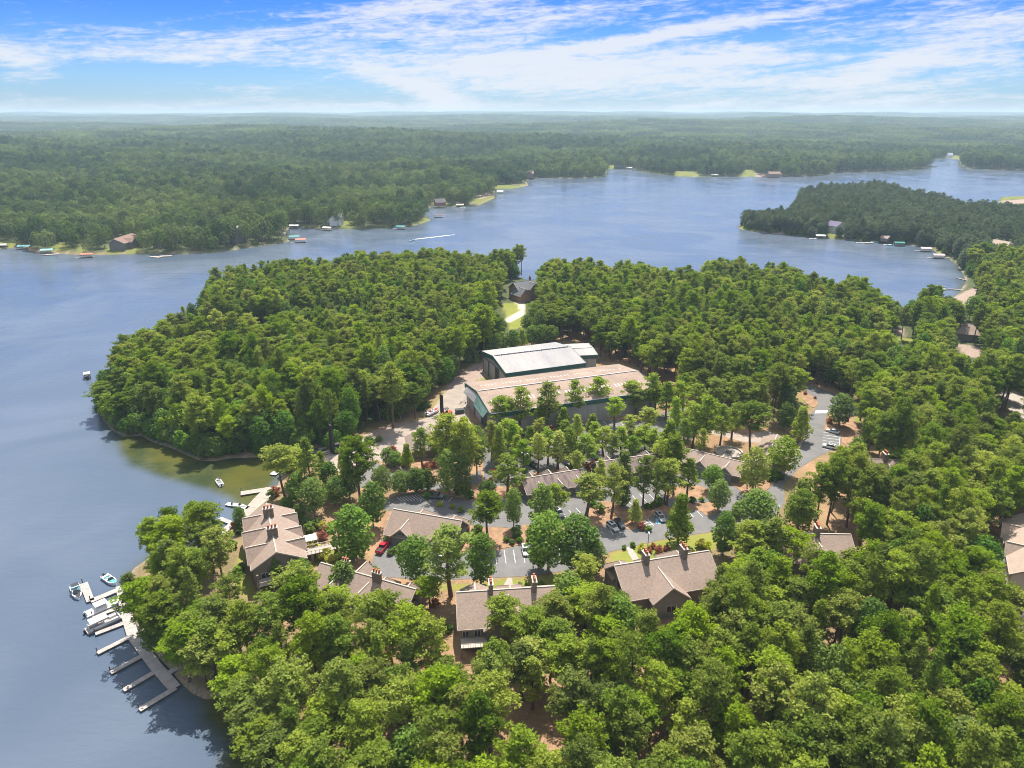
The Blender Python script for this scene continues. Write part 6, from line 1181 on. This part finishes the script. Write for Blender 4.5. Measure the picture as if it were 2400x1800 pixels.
# ------------------------------------------------------------------ bushes and dead trees
bm_ = []
for i, (mm, sz) in enumerate(((BUSHM, .32), (BUSHM, .32), (YELM, .3), (REDM, .3))):
    d_ = broad(400 + i, 2.0, 1.15, .0, 10, 700, sz); V, Fq, mi = join([(0, d_[2])]); bm_.append(np_mesh('bush_%d' % i, V, Fq, [mm], mi))
BUSH = [(1187, 1270, 18, 0), (1200, 1276, 17, 1), (1219, 1272, 20, 0), (1241, 1270, 22, 1), (1210, 1257, 34, 0), (1245, 1253, 28, 3), (1462, 1287, 14, 0), (1483, 1282, 17, 1), (1517, 1193, 20, 0), (1542, 1185, 32, 1), (1530, 1190, 20, 0), (1405, 1200, 30, 0), (1390, 1185, 22, 1), (1596, 1168, 14, 0), (1622, 1178, 20, 1), (1644, 1176, 15, 0), (1810, 1126, 34, 1), (1828, 1124, 20, 0),
        (740, 1300, 40, 2), (760, 1315, 36, 2), (775, 1325, 34, 2), (790, 1318, 30, 2), (803, 1316, 20, 3), (757, 1265, 26, 3), (765, 1250, 22, 3), (725, 1248, 32, 0), (742, 1236, 28, 0), (722, 1232, 30, 1), (752, 1240, 24, 2), (770, 1240, 22, 2), (560, 1350, 30, 1), (566, 1335, 22, 0), (1640, 1284, 26, 2), (1655, 1288, 24, 2), (1503, 1292, 22, 2), (1520, 1295, 18, 3), (1544, 1296, 24, 3), (1562, 1292, 20, 3), (1530, 1284, 16, 3),
        (870, 1040, 22, 0), (889, 1035, 20, 0), (862, 1036, 20, 0), (930, 1075, 24, 1), (940, 1085, 26, 0), (950, 1092, 24, 2), (922, 1060, 20, 3), (1219, 1372, 12, 0), (1236, 1374, 14, 1), (1270, 1376, 20, 0), (1150, 1130, 16, 3), (1000, 1100, 22, 3), (1018, 1096, 22, 3), (1140, 1040, 20, 3), (1290, 1012, 20, 3), (915, 1300, 20, 0), (930, 1295, 24, 0), (945, 1290, 22, 0), (905, 1268, 18, 1), (880, 1345, 24, 0), (868, 1352, 22, 1),
        (1000, 1168, 22, 1), (1080, 1200, 20, 0), (1060, 1192, 16, 2), (1030, 1187, 16, 2), (1120, 1250, 30, 1), (1105, 1268, 30, 0), (1125, 1272, 28, 1), (1075, 1160, 30, 0), (1100, 1168, 28, 0), (1130, 1172, 24, 1), (1155, 1175, 24, 1), (1225, 1145, 20, 0), (1165, 1195, 26, 0), (1600, 1094, 20, 0), (1720, 1112, 16, 0), (1735, 1108, 18, 1), (1345, 1100, 20, 0), (1328, 1102, 22, 1), (1375, 1098, 20, 3), (1390, 1092, 18, 3), (645, 1160, 26, 3), (636, 1165, 22, 0), (560, 1250, 26, 0), (552, 1240, 24, 3), (545, 1285, 26, 0),
        (1944, 992, 18, 3), (1887, 925, 10, 3), (1910, 935, 8, 3), (1505, 1240, 22, 3), (1520, 1245, 18, 0), (1100, 1450, 20, 0), (890, 1380, 20, 2), (905, 1382, 20, 2), (930, 1388, 18, 1), (1690, 1286, 24, 3), (1700, 1282, 24, 3), (1020, 1420, 24, 3), (1035, 1475, 30, 0), (1050, 1480, 26, 1), (1310, 1015, 20, 1), (1450, 972, 20, 0), (1470, 968, 22, 0), (1420, 976, 20, 0), (1250, 1016, 22, 0), (1205, 1022, 20, 0), (1230, 1018, 16, 1), (1500, 960, 22, 0), (1530, 955, 20, 1)]
WB = ['clipped dark green round bush', 'green rounded bush', 'bright yellow-green bush', 'reddish-brown shrub']
for bx, by, bw, kd in BUSH:
    x, y = U(bx, by); d = math.sqrt(x * x + y * y + H * H); s = bw / F * d / 2.3
    b = bpy.data.objects.new('shrub', bm_[kd]); COL.objects.link(b); b.location = (x, y, GZ - .05); b.rotation_euler = (0, 0, random.uniform(0, 6)); b.scale = (s, s, s * .85)
    for rank in range(8):
        lab = WB[kd] + ' ' + where(x, y, rank)
        if lab not in USED: break
    USED.add(lab); tag(b, lab, 'shrub', 'shrubs planted around the lodges and lots')
def dead_tree(px, py, ptop, cwp, label, seed):
    rg = np.random.default_rng(seed); x, y = U(px, py); h = height_for(x, y, ptop); segs = []
    def grow(p, d, L, r, lv):
        e = p + d * L; segs.append((p, e, r, r * .6))
        if lv == 0: return
        for _ in range(3 if lv > 1 else 4):
            nd = unit(d + rg.normal(size=3) * .55 + np.array([0, 0, .12])); grow(p + d * L * rg.uniform(.5, 1), nd, L * rg.uniform(.5, .75), r * .5, lv - 1)
    trunk = [(np.zeros(3), np.array([.2, 0, h * .55]), .3, .2)]; grow(np.array([.2, 0, h * .45]), unit(np.array([.05, .02, 1.])), h * .28, .2, 4)
    o = empty('dead_tree', (x, y, GZ), 0, label, 'dead tree'); G_ = mat('bare_grey_wood', (.46, .38, .36), .9, .1, 2)
    v, f = sticks(segs, 4); c = bpy.data.objects.new('branches', np_mesh('branches', v, f, [G_], np.zeros(len(f)))); COL.objects.link(c); c.parent = o
    v, f = sticks(trunk, 6); c = bpy.data.objects.new('trunk', np_mesh('dead_trunk', v, f, [G_], np.zeros(len(f)))); COL.objects.link(c); c.parent = o
dead_tree(1357, 1625, 1488, 50, 'bare grey dead tree among the pines below the two-chimney lodge', 3); dead_tree(2360, 1590, 1440, 60, 'bare pinkish-grey dead tree near the right edge of the foreground woods', 4)
# ------------------------------------------------------------------ haze
hz = MB(); hz.box((0, 7000, 72), (26000, 15200, 160), DARKM); ho = hz.build('haze'); ho.data.materials.clear()
hm = bpy.data.materials.new('haze_air'); hm.use_nodes = True; t = NT(hm.node_tree); t.n.clear(); out = t.new('ShaderNodeOutputMaterial'); pv = t.new('ShaderNodeVolumePrincipled')
pv.inputs['Color'].default_value = (.66, .86, 1.0, 1); pv.inputs['Density'].default_value = .00010; pv.inputs['Anisotropy'].default_value = .2; t.l.new(pv.outputs[0], out.inputs['Volume']); ho.data.materials.append(hm)
tag(ho, 'pale bluish summer haze over the lake and forests', 'haze', kind='stuff')
